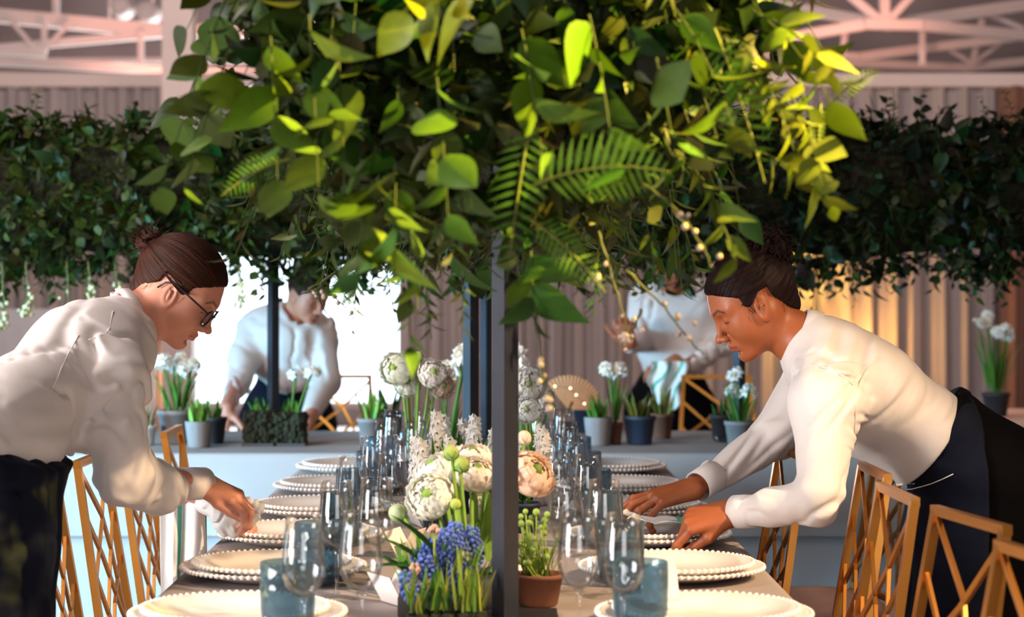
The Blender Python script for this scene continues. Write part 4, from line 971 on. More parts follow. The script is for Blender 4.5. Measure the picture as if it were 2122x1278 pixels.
# --- garland over the crossing table: long axis in x
BCZ, BCY, BAZ, BAY = 1.565, 6.68, .235, .30; BXA, BXB = -2.5, 2.45
gb = thing('hanging_garland', 'long dark leafy garland across the picture behind both women', 'garland', (0, 6.7, 1.3), 0, None)
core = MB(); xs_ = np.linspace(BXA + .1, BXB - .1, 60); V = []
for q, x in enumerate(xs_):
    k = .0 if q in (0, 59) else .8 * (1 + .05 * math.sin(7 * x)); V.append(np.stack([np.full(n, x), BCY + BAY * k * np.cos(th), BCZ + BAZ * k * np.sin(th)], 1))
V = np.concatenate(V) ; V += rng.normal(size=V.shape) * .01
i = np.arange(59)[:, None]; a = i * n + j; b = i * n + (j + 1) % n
core.add(V, np.stack([a, a + n, b + n, b], -1).reshape(-1, 4)); core.build('moss_core', 'moss', gb)  # added filler that keeps the inside of the foliage dark
mass = MB(); N = 2300
for k in range(N):
    x = rng.uniform(BXA, BXB); ph = rng.uniform(-2.6, 1.9)   # facing the camera side, under side, top edge
    if ph < -1.9: ph = rng.uniform(-.9, 1.7)
    nrm = np.array([rng.normal() * .5, -math.cos(ph), math.sin(ph)])
    o = np.array([x, BCY - BAY * .86 * math.cos(ph), BCZ + BAZ * .86 * math.sin(ph)])
    kd = KINDS[rng.choice(4, p=[.30, .34, .24, .12])]
    d = nrm + rng.normal(size=3) * .4
    c = np.array(KCOL[kd]) * (1.0 if x < .7 else .5)  # shade at the right end put into the leaf colour
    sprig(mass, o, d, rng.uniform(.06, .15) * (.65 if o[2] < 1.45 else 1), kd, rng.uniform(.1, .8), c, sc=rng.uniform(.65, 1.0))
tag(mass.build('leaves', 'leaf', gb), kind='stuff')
for k in range(22):   # upright tips and hanging strings along the edges
    x = rng.uniform(-1.75, 1.85)
    part('upright_tip', lambda mb: sprig(mb, np.array([x, BCY - .12, BCZ + BAZ * .9]), (rng.normal() * .4, -.2, 1), rng.uniform(.07, .13), 'oval', -.1, (.04, .09, .02), sc=.5), root=gb)
for px, L in [(5, .13), (55, .09), (140, .12), (185, .07), (240, .08), (496, .06), (722, .05)]:
    x = W(px, 0, 6.42)[0]
    part('seeded_string', lambda mb: [sprig(mb, np.array([x, 6.42, 1.36]), (rng.normal() * .05, 0, -1), L + .06, 'lance', 0, (.10, .15, .04), sc=.35),
                                      branch(mb, [(x, 6.41, 1.34), (x + .01, 6.41, 1.30 - L), (x, 6.40, 1.26 - L)], buds=26, bc=(.55, .55, .32), bs=.007)], root=gb, label='pale seeded string hanging down')
for px, L in [(1760, .1), (1700, .08), (1990, .09), (1580, .07), (2090, .1), (1840, .06), (330, .05), (90, .06)]:
    x = W(px, 0, 6.5)[0]
    part('hanging_leaf_spray', lambda mb: sprig(mb, np.array([x, 6.46, 1.36]), (rng.normal() * .2, 0, -1), L + .05, 'oval', 0, (.03, .07, .015), sc=.8), root=gb)
# ------------------------------------------------------------------ implicit surfaces for bodies and clothes
def rc(a, b, ra, rb, k=.02, s=None, op='+'):
    """round cone between joints a and b; s=(axis point y, factor) widens it along y"""
    a = np.array(a, float); b = np.array(b, float)
    if s is not None:
        a = a.copy(); b = b.copy(); a[1] = s[0] + (a[1] - s[0]) / s[1]; b[1] = s[0] + (b[1] - s[0]) / s[1]
    c = (a + b) / 2; R = np.linalg.norm(a - b) / 2 + max(ra, rb)
    if s is not None: R *= s[1]; c = c.copy(); c[1] = s[0] + (c[1] - s[0]) * s[1]
    return dict(t='rc', a=a, b=b, ra=ra, rb=rb, k=k, s=s, op=op, c=c, R=R)
def el(c, r, k=.02, M=None, op='+'):
    return dict(t='el', c=np.array(c, float), r=np.array(r, float), k=k, M=M, op=op, R=max(r) * 1.05)
def hf(p, n, k=.01):      # cut away everything on the side n points to
    return dict(t='hf', p=np.array(p, float), n=unit(n), k=k, op='-', c=np.array(p, float), R=99.)
def pd(q, P):
    if q['t'] == 'rc':
        if q['s'] is not None:
            P = P.copy(); P[..., 1] = q['s'][0] + (P[..., 1] - q['s'][0]) / q['s'][1]
        ab = q['b'] - q['a']; t = np.clip(((P - q['a']) @ ab) / (ab @ ab + 1e-12), 0, 1)
        D = P - q['a'] - t[..., None] * ab
        return np.sqrt((D * D).sum(-1)) - (q['ra'] + (q['rb'] - q['ra']) * t)
    if q['t'] == 'el':
        D = P - q['c']
        if q['M'] is not None: D = D @ q['M']
        k0 = np.sqrt(((D / q['r']) ** 2).sum(-1)); k1 = np.sqrt(((D / q['r'] ** 2) ** 2).sum(-1)) + 1e-9
        return k0 * (k0 - 1) / k1
    if q['t'] == 'hf': return -((P - q['p']) @ q['n'])
def field(prims, P, C, R, disp=None):
    D = np.full(P.shape[:-1], 1.0)
    for q in prims:
        near = np.linalg.norm(C - q['c'], axis=1) < R + q['R'] + q['k'] + .03
        if q['op'] == '-': near &= D.min(1) < R + q['k'] + .03
        if not near.any(): continue
        d = pd(q, P[near]); k = q['k'] + 1e-6; E = D[near]
        if q['op'] == '+':
            h = np.clip(.5 + .5 * (E - d) / k, 0, 1); E2 = E * (1 - h) + d * h - k * h * (1 - h)
        else:
            d = -d; h = np.clip(.5 - .5 * (E - d) / k, 0, 1); E2 = E * (1 - h) + d * h + k * h * (1 - h)
        D[near] = E2
    if disp is not None:
        D = D + disp(P)
    return D
def surface(prims, h, disp=None, B=8):
    """sparse surface nets over the blocks that the surface passes through"""
    pos = [q for q in prims if q['op'] == '+']
    lo = np.min([q['c'] - q['R'] for q in pos], 0) - .03; hi = np.max([q['c'] + q['R'] for q in pos], 0) + .03
    n = np.ceil((hi - lo) / (h * B)).astype(int)
    I = np.stack(np.meshgrid(*[np.arange(k) for k in n], indexing='ij'), -1).reshape(-1, 3)
    C = lo + (I + .5) * h * B; Rb = h * B * .5 * 1.74
    D = np.concatenate([field(prims, c[:, None], c, .0 + Rb, None)[:, 0] for c in np.array_split(C, max(1, len(C) // 20000))])
    I = I[np.abs(D) < Rb * 1.45 + .012]
    g = np.stack(np.meshgrid(*[np.arange(B + 1)] * 3, indexing='ij'), -1).reshape(-1, 3)
    NG = n * B + 2; key = lambda Q: (Q[..., 0] * NG[1] + Q[..., 1]) * NG[2] + Q[..., 2]
    VK, VP, QF = [], [], []
    for Ic in np.array_split(I, max(1, len(I) // 600)):
        if not len(Ic): continue
        P = lo + (Ic[:, None] * B + g) * h; cc = lo + (Ic + .5) * h * B
        d = field(prims, P, cc, Rb, disp).reshape(-1, B + 1, B + 1, B + 1); ins = d < 0
        acc = np.zeros((len(Ic), B, B, B, 3)); cnt = np.zeros((len(Ic), B, B, B))
        cs = [(x, y, z) for x in (0, 1) for y in (0, 1) for z in (0, 1)]
        for p in cs:
            for ax in range(3):
                if p[ax]: continue
                q = list(p); q[ax] = 1
                A = d[:, p[0]:B + p[0], p[1]:B + p[1], p[2]:B + p[2]]; E = d[:, q[0]:B + q[0], q[1]:B + q[1], q[2]:B + q[2]]
                m = (A < 0) != (E < 0); t = np.where(m, A / np.where(m, A - E, 1), 0)
                for c_ in range(3): acc[..., c_] += m * (p[c_] + (t if c_ == ax else 0))
                cnt += m
        b, x, y, z = np.nonzero(cnt); Q = np.stack([x, y, z], 1) + Ic[b] * B
        VK.append(key(Q)); VP.append(lo + (Q + acc[b, x, y, z] / cnt[b, x, y, z][:, None]) * h)
        for ax in range(3):
            s0 = [slice(None)] + [slice(0, B)] * 3; s1 = list(s0); s1[1 + ax] = slice(1, B + 1)
            m = ins[tuple(s0)] != ins[tuple(s1)]; b, x, y, z = np.nonzero(m); Q = np.stack([x, y, z], 1) + Ic[b] * B
            fl = ins[tuple(s0)][b, x, y, z]; u, v = [(1, 2), (2, 0), (0, 1)][ax]; eu = np.eye(3, dtype=int)[u]; ev = np.eye(3, dtype=int)[v]
            K = np.stack([key(Q), key(Q - eu), key(Q - eu - ev), key(Q - ev)], 1); K[~fl] = K[~fl][:, ::-1]; QF.append(K)
    VK = np.concatenate(VK); VP = np.concatenate(VP); QF = np.concatenate(QF); o = np.argsort(VK); VK = VK[o]; VP = VP[o]
    ix = np.searchsorted(VK, QF); ix = np.clip(ix, 0, len(VK) - 1); ok = (VK[ix] == QF).all(1)
    return VP, ix[ok][:, ::-1]
def tn(P, f, seed):
    r = np.random.default_rng(seed); out = 0
    for k in range(4):
        w = r.normal(size=3); w = w / np.linalg.norm(w) * f * (1 + .6 * k); out = out + np.sin(P @ w + r.uniform(0, 6)) / (1 + .5 * k)
    return out / 2.2
def folds(P, e, f, amp, seed, sharp=1.0, along=.22):
    """ridges that run across direction e, bent and broken up by smooth noise"""
    e = unit(e); u = (P @ e)[..., None] * e; Q = u + (P - u) * along          # stretched along the fold
    n = tn(Q, f, seed) + .35 * tn(P, f * .8, seed + 4)
    m = np.clip(.35 + 1.0 * tn(P, f * .22, seed + 9), 0, 1)
    return amp * m * (np.exp(-(n / .22) ** 2) - .45 * np.exp(-((n - .55) / .4) ** 2))

# ------------------------------------------------------------------ head, hands
def head_frame(origin, facing, pitch, yaw=0, roll=0, s=.92):
    """local x = face direction, z = crown; returns scale*rotation and origin"""
    R = Matrix.Rotation(yaw + (0 if facing > 0 else math.pi), 3, 'Z') @ Matrix.Rotation(pitch, 3, 'Y') @ Matrix.Rotation(roll, 3, 'X')
    return np.array(R), np.array(origin, float), s
EARS = (.008, -.034)
def head_prims(fr, nose=1.0):
    R, O, s = fr; L = lambda x, y, z: O + s * (R @ np.array([x, y, z])); out = []
    def E(c, r, k, op='+', M=None): out.append(el(L(*c), np.array(r) * s, k * s, (R if M is None else R @ M), op))
    def C(a, b, ra, rb, k, op='+'): out.append(rc(L(*a), L(*b), ra * s, rb * s, k * s, None, op))
    E((-.005, 0, .010), (.091, .074, .079), .02)
    E((.030, 0, -.030), (.060, .060, .082), .030)
    for y in (-1, 1): C((-.004, .050 * y, -.052), (.062, .016 * y, -.106), .017, .015, .030)
    C((.060, 0, -.096), (.077, 0, -.108), .016, .0155, .018)
    for y in (-1, 1):
        E((.052, .036 * y, -.050), (.030, .026, .032), .024)
        C((.084, .010 * y, .001), (.066, .046 * y, -.001), .0075, .007, .016)
    for y in (-1, 1):
        E((.093, .030 * y, -.020), (.014, .016, .012), .014, '-')
        E((.0715, .0305 * y, -.020), (.0135, .0145, .0125), .004)
        C((.0835, .022 * y, -.024), (.0775, .040 * y, -.0235), .0026, .0024, .002)
    C((.084, 0, -.004), (.1035, 0, -.046), .0062, .0075, .010)
    E((.1085, 0, -.0515), (.0105, .0100, .0085), .007)
    for y in (-1, 1):
        E((.0985, .0115 * y, -.0555), (.0095, .0068, .0072), .006)
    for y in (-1, 1): E((.104, .0062 * y, -.0625), (.0045, .0032, .004), .002, '-')
    E((.074, 0, -.080), (.021, .027, .021), .016)
    for y in (-1, 1):
        C((.0955, .0, -.0750), (.0850, .021 * y, -.0800), .0042, .0026, .005)
        C((.0932, .0, -.0862), (.0840, .019 * y, -.0822), .0050, .0028, .004)
    E((.090, 0, -.0965), (.008, .018, .004), .008, '-')
    for y in (-1, 1):
        M = np.array(Matrix.Rotation(.28 * y, 3, 'Z') @ Matrix.Rotation(-.25, 3, 'Y'))
        E((EARS[0], .071 * y, EARS[1]), (.0165, .0085, .031), .006, '+', M)
        E((EARS[0] + .003, .0785 * y, EARS[1] + .003), (.0095, .0065, .021), .004, '-', M)
        C((EARS[0] - .001, .076 * y, EARS[1] + .008), (EARS[0] + .004, .0745 * y, EARS[1] - .012), .0035, .003, .003)
        C((EARS[0] + .012, .0700 * y, EARS[1] - .004), (EARS[0] + .010, .070 * y, EARS[1] - .012), .004, .004, .003)
    return out
def head_cols(V, fr, skin, lip, brow, lash):
    R, O, s = fr; Q = (V - O) @ R / s; c = np.tile(np.array(skin), (len(V), 1)); x, y, z = Q.T; ay = np.abs(y)
    def mask(m, col, f=1.0):
        m = np.clip(m, 0, 1)[:, None] * f; c[:] = c * (1 - m) + np.array(col) * m
    inh = (x > .05) & (np.abs(z) < .2) & (ay < .08)
    mask(np.exp(-((z + .0805) / .0085) ** 4) * (ay < .023) * (x > .082) * inh, lip, .6)
    mask(np.exp(-((z + .0808) / .0014) ** 2) * (ay < .024) * (x > .08) * inh, np.array(lip) * .35, .8)  # shade of the mouth crease painted as a dark line
    bz = .001 + .006 * np.clip((ay - .012) / .02, 0, 1) - .010 * np.clip((ay - .034) / .016, 0, 1)
    mask(np.exp(-((z - bz) / .0034) ** 4) * (ay > .010) * (ay < .050) * (x > .055) * inh, brow, .8)
    mask(np.exp(-((z + .0245) / .0018) ** 2) * (ay > .018) * (ay < .044) * (x > .066) * inh, lash, .9)
    mask(np.exp(-((x - .104) ** 2 + (ay - .0062) ** 2 + (z + .0605) ** 2) / .0035 ** 2), np.array(skin) * .25, .9)  # nostril shade painted into the skin colour
    mask(np.exp(-(((x - EARS[0] - .005) / .007) ** 2 + ((ay - .074) / .02) ** 2 + ((z - EARS[1]) / .012) ** 2)), np.array(skin) * .55, .5)  # ear hollow painted darker, as if shaded
    return c
def surface_f(fn, lo, hi, h):
    """dense surface nets for a small volume"""
    n = np.ceil((np.array(hi) - lo) / h).astype(int) + 1
    G = np.stack(np.meshgrid(*[np.arange(k) for k in n], indexing='ij'), -1); P = np.array(lo) + G * h
    d = np.stack([fn(P[i]) for i in range(n[0])]); ins = d < 0; acc = np.zeros(tuple(n - 1) + (3,)); cnt = np.zeros(tuple(n - 1))
    def sl(p): return tuple(slice(p[k], n[k] - 1 + p[k]) for k in range(3))
    for p in [(x, y, z) for x in (0, 1) for y in (0, 1) for z in (0, 1)]:
        for ax in range(3):
            if p[ax]: continue
            q = list(p); q[ax] = 1; A = d[sl(p)]; E = d[sl(q)]; m = (A < 0) != (E < 0); t = np.where(m, A / np.where(m, A - E, 1), 0)
            for c_ in range(3): acc[..., c_] += m * (p[c_] + (t if c_ == ax else 0))
            cnt += m
    x, y, z = np.nonzero(cnt); idx = -np.ones(cnt.shape, int); idx[x, y, z] = np.arange(len(x))
    V = np.array(lo) + (np.stack([x, y, z], 1) + acc[x, y, z] / cnt[x, y, z][:, None]) * h; F = []
    for ax in range(3):
        u, v = [(1, 2), (2, 0), (0, 1)][ax]; a = [slice(0, n[k]) for k in range(3)]; b = list(a); a[ax] = slice(0, n[ax] - 1); b[ax] = slice(1, n[ax])
        m = ins[tuple(a)] != ins[tuple(b)]; Q = np.stack(np.nonzero(m), 1); fl = ins[tuple(a)][m]
        ok = (Q[:, u] > 0) & (Q[:, v] > 0) & (Q[:, u] < n[u] - 1) & (Q[:, v] < n[v] - 1); Q = Q[ok]; fl = fl[ok]
        eu = np.eye(3, dtype=int)[u]; ev = np.eye(3, dtype=int)[v]; K = np.stack([idx[tuple(q.T)] for q in (Q, Q - eu, Q - eu - ev, Q - ev)], 1); K[~fl] = K[~fl][:, ::-1]; F.append(K)
    F = np.concatenate(F); return V, F[(F >= 0).all(1)][:, ::-1]
def make_hair(root, fr, bun, bun_r, m, h, seed, curls=False, hl=.85, off=.0075, top=.004, wisps=40):
    R, O, s = fr; L = lambda q: O + s * (R @ np.array(q, float)); rr = np.random.default_rng(seed)
    cap = [el(np.array((-.005, 0, .010)), (.091 + off, .074 + off, .079 + off), .01), rc((-.050, 0, -.01), (-.050, 0, -.060), .050, .036, .02)]
    def hz(x):
        z = np.where(x > .034, top + (x - .034) * hl, np.where(x > -.024, .001, -.02 + (x + .024) * 1.7))
        z = np.where((x > .018) & (x < .040), -.022 + np.abs(x - .029) * 1.2, z); return np.maximum(z, -.088)
    def fn(P):
        d = pd(cap[0], P); e = pd(cap[1], P); k = .02; q = np.clip(.5 + .5 * (d - e) / k, 0, 1); d = d * (1 - q) + e * q - k * q * (1 - q)
        cut = (hz(P[..., 0]) - P[..., 2]) * .6; k = .006; q = np.clip(.5 - .5 * (d - cut) / k, 0, 1)
        d = d * (1 - q) + cut * q + k * q * (1 - q)
        b = P - np.array(bun); a1 = np.arctan2(b[..., 1], b[..., 2] + 1e-6)
        groove = np.sin(a1 * 38 + 3 * np.sin(a1 * 7)) * .0007 + np.sin(a1 * 90) * .0003
        if curls: groove = groove + tn(P, 260, 3) * .0016 * (P[..., 0] < -.03)
        return d + groove
    V, Fq = surface_f(fn, np.array([-.125, -.1, -.105]), np.array([.105, .1, .115]), h)
    def attrs(o, Q):
        b = Q - np.array(bun); rr_ = np.linalg.norm(b, axis=1); a = np.arctan2(b[:, 1], b[:, 2])
        A = np.stack([np.sin(a) * 60, np.cos(a) * 60, rr_ * 8], 1)
        at = o.data.attributes.new('strand', 'FLOAT_VECTOR', 'POINT'); at.data.foreach_set('vector', A.astype(np.float32).ravel())
    o = MB().add(O + s * (V @ R.T), Fq).build('hair', m, root); attrs(o, V)
    # bun: a coil of thick locks with loose ends
    mb = MB(); Q = []; c0 = np.array(bun)
    for k in range(16 if not curls else 10):
        ax = rr.normal(size=3); ax /= np.linalg.norm(ax); u = unit(np.cross(ax, [.3, .4, .8])); v = np.cross(ax, u)
        t = np.linspace(0, rr.uniform(3, 6), 16) + rr.uniform(0, 6); q = bun_r * rr.uniform(.45, .78); p = c0 + (np.cos(t)[:, None] * u + np.sin(t)[:, None] * v) * q + ax * np.linspace(-.25, .25, 16)[:, None] * bun_r
        mb.tube(p, bun_r * .22 * np.sin(np.pi * np.linspace(.12, .9, 16)), 8)
    mb.ball(c0, bun_r * .72, 16, 10)
    if curls:
        for k in range(170):
            d = rr.normal(size=3); d /= np.linalg.norm(d); p0 = c0 + d * bun_r * .72; ax = unit(np.cross(d, rr.normal(size=3))); bb = np.cross(d, ax)
            t = np.linspace(0, 1, 12); w = t * rr.uniform(7, 11); p = p0 + d * (t * bun_r * rr.uniform(.25, .5))[:, None] + (np.cos(w)[:, None] * ax + np.sin(w)[:, None] * bb) * (.0045)
            mb.tube(p, .0022 * (1 - .5 * t), 4)
    for k in range(wisps):
        d = rr.normal(size=3) + np.array([-.8, 0, .1]); d /= np.linalg.norm(d); p0 = c0 + d * bun_r * .6; t = np.linspace(0, 1, 9)
        p = p0 + d * (t * bun_r * rr.uniform(.5, 1.15))[:, None] + rr.normal(size=3) * .010 * (t ** 2)[:, None]; mb.tube(p, .0016 * (1.1 - t), 4)
    Vb = np.concatenate(mb.V); mb.V = [O + s * (Vb @ R.T)]; mb.C = [np.ones_like(Vb)]
    o2 = mb.build('hair_bun', m, root); attrs(o2, Vb)
    # fine strands lying over the cap, pulled back into the bun
    ms = MB(); rad = np.array([.091 + off, .074 + off, .079 + off]); cc = np.array((-.005, 0, .010))
    for k in range(150):
        y0 = rr.uniform(-1, 1); x0 = .094 - .07 * abs(y0) ** 1.5; p0 = np.array([x0, y0 * .078, hz(np.array(x0)) + .004]); t = np.linspace(0, 1, 14)
        p = p0 + (c0 - p0) * t[:, None] + np.array([0, y0 * .02, .03 * (1 - abs(y0))]) * np.sin(np.pi * t)[:, None]
        q = (p - cc) / rad; q /= np.linalg.norm(q, axis=1)[:, None]; p = cc + q * (rad + rr.uniform(-.0003, .0006)); ms.tube(p, .0007, 4, caps=False)
    for k in range(46):      # fly-away hairs by the ear, temple and nape
        p0 = np.array([rr.uniform(-.07, .035), rr.choice([-1, 1]) * rr.uniform(.035, .07), 0]); p0[2] = hz(np.array(p0[0])) + .004
        q = (p0 - cc) / rad; q /= np.linalg.norm(q); p0 = cc + q * rad; t = np.linspace(0, 1, 8); d = np.array([rr.normal() * .3 - .2, rr.normal() * .15, -1.0])
        p = p0 + d * (t * rr.uniform(.006, .022))[:, None] + q * (.003 * t)[:, None]; ms.tube(p, .0004, 3, caps=False)
    Vs = np.concatenate(ms.V); ms.V = [O + s * (Vs @ R.T)]; ms.C = [np.ones_like(Vs)]
    o3 = ms.build('hair_strands', m, root); attrs(o3, Vs); return o
def hand_prims(Wp, Fd, Nd, thumb, curls, s=1.0, spread=.10, thumb_dir=None):
    """Wp wrist, Fd finger direction, Nd back of the hand, thumb=+1/-1 side; curls per finger (base, mid, tip)"""
    F = unit(Fd); N = unit(np.array(Nd, float) - F * (np.array(Nd) @ F)); S = np.cross(N, F) * thumb; out = []
    kn = []
    for i in range(4):
        lat = (.030 - .0195 * i) * s; ln = (.080, .083, .079, .071)[i] * s; k_ = Wp + F * ln + S * lat + N * (.004 - .003 * abs(i - 1.2)) * s
        kn.append(k_); out.append(rc(Wp + S * lat * .55, k_, .0165 * s, .0112 * s, .012))
    out.append(rc(Wp + S * .012 * s - N * .004 * s, Wp + F * .055 * s - N * .006 * s, .017 * s, .015 * s, .012))
    for i in range(4):
        a = 0; p = kn[i]; ls = np.array([(.041, .026, .021), (.045, .029, .022), (.042, .027, .021), (.034, .021, .019)][i]) * s; rr_ = np.array([.0092, .0084, .0076, .0062]) * s * (1 if i < 3 else .88)
        for q in range(3):
            a += curls[i][q]; d = unit(F * math.cos(a) - N * math.sin(a) + S * spread * (1.5 - i) * (1 if q == 0 else .6)); e = p + d * ls[q]
            out.append(rc(p, e, rr_[q], rr_[q + 1], .003)); out.append(el(e, (rr_[q + 1] * 1.06,) * 3, .002)); p = e
        out.append(el(p - d * .005 * s + unit(np.cross(np.cross(d, N), d)) * .0035 * s * (1 if a < 2.2 else -1), (.0055 * s,) * 3, .002))
    td = unit(thumb_dir) if thumb_dir is not None else unit(F * .7 + S * .55 - N * .45)
    b = Wp + F * .018 * s + S * .020 * s - N * .004 * s; m1 = b + unit(td + S * .5) * .040 * s; m2 = m1 + td * .032 * s; m3 = m2 + unit(td + F * .25) * .026 * s
    out += [rc(b, m1, .0155 * s, .0115 * s, .010), rc(m1, m2, .0112 * s, .0098 * s, .004), rc(m2, m3, .0098 * s, .0075 * s, .003)]
    return out
def body_mesh(root, prims, h, heads, skin, lip, brow, lash, fr):
    V, Fq = surface(prims, h); cols = head_cols(V, fr, skin, lip, brow, lash)
    mb = MB(); mb.V = [V]; mb.C = [cols]; mb.n = len(V); mb.F[(4, 0)] = [Fq]
    return mb.build('body', 'skin', root)
def cloth_mesh(root, name, prims, h, m, disp=None):
    V, Fq = surface(prims, h, disp); return MB().add(V, Fq).build(name, m, root)
def ring(name, a, b, ra, rb, th, m, root, n=40, gap=0.0, up=(0, 0, 1), el_=1.0):
    """open band of cloth round an axis (cuff or collar)"""
    a = np.array(a, float); b = np.array(b, float); x = unit(b - a); u = unit(np.cross(x, up)); v = np.cross(x, u); t = np.linspace(gap, 2 * np.pi - gap, n)
    V = []
    for (p, r) in [(a, ra), (a * .5 + b * .5, (ra + rb) / 2 + .0006), (b, rb), (b, rb - th), (a, ra - th)]:
        V.append(p + r * (np.cos(t)[:, None] * u * el_ + np.sin(t)[:, None] * v))
    V = np.concatenate(V); i = np.arange(5)[:, None]; j = np.arange(n - 1)[None]; aa = i * n + j; nx = ((i + 1) % 5) * n + j
    Fq = np.stack([aa, aa + 1, nx + 1, nx], -1).reshape(-1, 4); mb = MB().add(V, Fq)
    return mb.build(name, m, root)
SKIN_L, SKIN_R = lin((206, 138, 112)), lin((156, 84, 46))

# ------------------------------------------------------------------ the left woman: bends to the right, wipes with a white cloth
YL = 4.0
pl = thing('person', 'woman at the left bending over the table, glasses, white shirt, navy apron, brown bun', 'person', W(-20, 930, YL) * [1, 1, 0])
frL = head_frame(W(378, 580, 3.88), 1, math.radians(38), yaw=math.radians(-2), s=.895)
P_ = lambda px, py, Y=YL: W(px, py, Y)
hipL = P_(-25, 960, 3.34)
hd = head_prims(frL)
wrL = P_(425, 1004, 3.80)
bodyL = hd[:1] + [rc(P_(338, 626, 3.87), P_(256, 668, 3.83), .045, .046, .03), rc(frL[1] + frL[2] * frL[0] @ np.array([.010, 0, -.074]), P_(280, 672, 3.84), .022, .036, .03)] + hd[1:]
S15, S13 = (YL, 1.5), (YL, 1.35)
bodyL += [rc(P_(262, 690, 3.83), P_(200, 735, 3.74), .050, .078, .03, S15), rc(P_(200, 735, 3.74), P_(60, 850, 3.52), .078, .070, .05, S15), rc(P_(60, 850, 3.52), hipL, .066, .066, .05, S13),
          rc(P_(228, 750, 3.60), P_(232, 985, 3.55), .038, .028, .03), rc(P_(232, 985, 3.55), wrL, .028, .022, .02),
          rc(P_(228, 720, 3.96), P_(262, 960, 4.05), .038, .028, .03), rc(P_(262, 960, 4.05), P_(400, 1015, 3.98), .026, .020, .02)]
for yy in (3.26, 3.42):
    bodyL += [rc([hipL[0], yy, hipL[2] - .04], [hipL[0] + .0, yy, .50], .062, .046, .03), rc([hipL[0] + .0, yy, .50], [hipL[0] - .02, yy, .09], .045, .034, .02)]
bodyL += hand_prims(wrL, (.80, -.22, -.30), (.30, -.25, .90), -1, [(.30, .95, .5), (.45, 1.05, .6), (.6, 1.1, .6), (.7, 1.1, .6)], .86, thumb_dir=(.80, -.1, -.55))
bodyL += hand_prims(P_(400, 1015, 3.98), (.9, -.1, -.3), (.2, .3, .9), 1, [(.3, .6, .5)] * 4, .96)
body_mesh(pl, bodyL, .0024, None, SKIN_L, lin((190, 96, 84)), lin((84, 50, 36)), lin((20, 14, 12)), frL)
make_hair(pl, frL, (-.100, 0, .020), .037, 'hair_brown', .0022, 4, wisps=70)
# shirt
shL = [rc(P_(252, 676, 3.83), P_(228, 704, 3.79), .050, .078, .03, S13), rc(P_(235, 706, 3.79), P_(175, 748, 3.70), .080, .100, .04, S15), rc(P_(175, 748, 3.70), P_(50, 852, 3.48), .100, .090, .05, S15), rc(P_(50, 852, 3.48), P_(0, 900, 3.40), .090, .100, .04, S13), rc(P_(0, 900, 3.40), P_(-60, 930, 3.34), .100, .106, .04, S13),
       rc(P_(120, 860, 3.56), P_(170, 915, 3.6), .046, .032, .05, S13),
       rc(P_(226, 750, 3.64), P_(232, 800, 3.58), .062, .065, .04), rc(P_(232, 800, 3.58), P_(236, 900, 3.55), .064, .055, .03), rc(P_(236, 900, 3.55), P_(252, 985, 3.55), .055, .052, .03),
       rc(P_(252, 985, 3.55), P_(325, 1012, 3.66), .052, .047, .02), rc(P_(325, 1012, 3.66), P_(375, 1004, 3.75), .046, .030, .02),
       rc(P_(228, 725, 3.94), P_(255, 950, 4.04), .062, .048, .04), rc(P_(255, 950, 4.04), P_(365, 1010, 4.0), .048, .033, .02)]
neckA = P_(250, 664, 3.83); neckB = P_(338, 630, 3.87)
shL += [rc(neckA + unit(neckB - neckA) * .0, neckB, .038, .052, .006, None, '-')]
def dispL(P):
    arm = np.clip((P[..., 0] + .84) * 9, 0, 1) * np.clip((3.72 - P[..., 1]) * 9, 0, 1)
    d = folds(P, (.95, .1, -.1), 74, .010, 3, along=.30) * arm + folds(P, (.62, .1, .78), 60, .008, 12, along=.22) * (1 - .6 * arm) + folds(P, (.95, .1, -.1), 34, .008, 13, along=.3) * arm
    low = np.clip((1.02 - P[..., 2]) * 8, 0, 1) * np.clip((P[..., 0] + .86) * 9, 0, 1)
    return d + folds(P, (.7, .2, .7), 80, .011, 6, along=.4) * low + .002
cloth_mesh(pl, 'shirt', shL, .0036, 'shirt', dispL)
nd = unit(neckB - neckA)
cN = neckA + nd * .004
ring('collar', cN + nd * .010, cN + nd * .030, .056, .0515, .004, 'shirt', pl, 48, .22, up=(0, -1, 0))
ring('collar_fall', cN + nd * .029, cN + nd * .004, .0535, .061, .003, 'shirt', pl, 48, .28, up=(0, -1, 0))
ring('cuff', P_(368, 1003, 3.735), P_(423, 1001, 3.795), .0305, .0300, .003, 'shirt', pl)
# apron and trousers
def legs(root, hip, yc, front, name='trousers', m='black_cloth', w=1.0, top=.02):
    pr = [rc(hip + [0, 0, top], hip - [0, 0, .08], .105 * w, .112 * w, .04, (yc, 1.3))]
    for yy in (yc - .08, yc + .08):
        pr += [rc([hip[0], yy, hip[2] - .05], [hip[0] + .01, yy, .50], .085 * w, .072 * w, .03), rc([hip[0] + .01, yy, .50], [hip[0] - .01, yy, .10], .072 * w, .058 * w, .02)]
    cloth_mesh(root, name, pr, .007, m, lambda P: folds(P, (.2, .1, 1), 45, .006, 5))
    for yy in (yc - .08, yc + .08):
        s = MB().ball((hip[0] + front * .05, yy, .040), (.125, .042, .038), 18, 10); s.build('shoe', 'leather', root)
legs(pl, hipL, 3.34, 1, w=.86, top=-.05)
apL = [rc(P_(20, 900, 3.42), P_(-8, 940, 3.38), .114, .114, .03, (YL, 1.36)), rc(P_(-8, 940, 3.38), P_(-22, 1000, 3.34), .114, .108, .03, (YL, 1.3)), rc(P_(-20, 1000, 3.34), P_(-24, 1120, 3.33), .104, .107, .04, (YL, 1.25)), rc(P_(-24, 1120, 3.33), P_(-30, 1420, 3.33), .107, .114, .04, (YL, 1.2)),
       hf(P_(64, 934), (-.5 * 64 / 64, 0, 1.0), .006)]
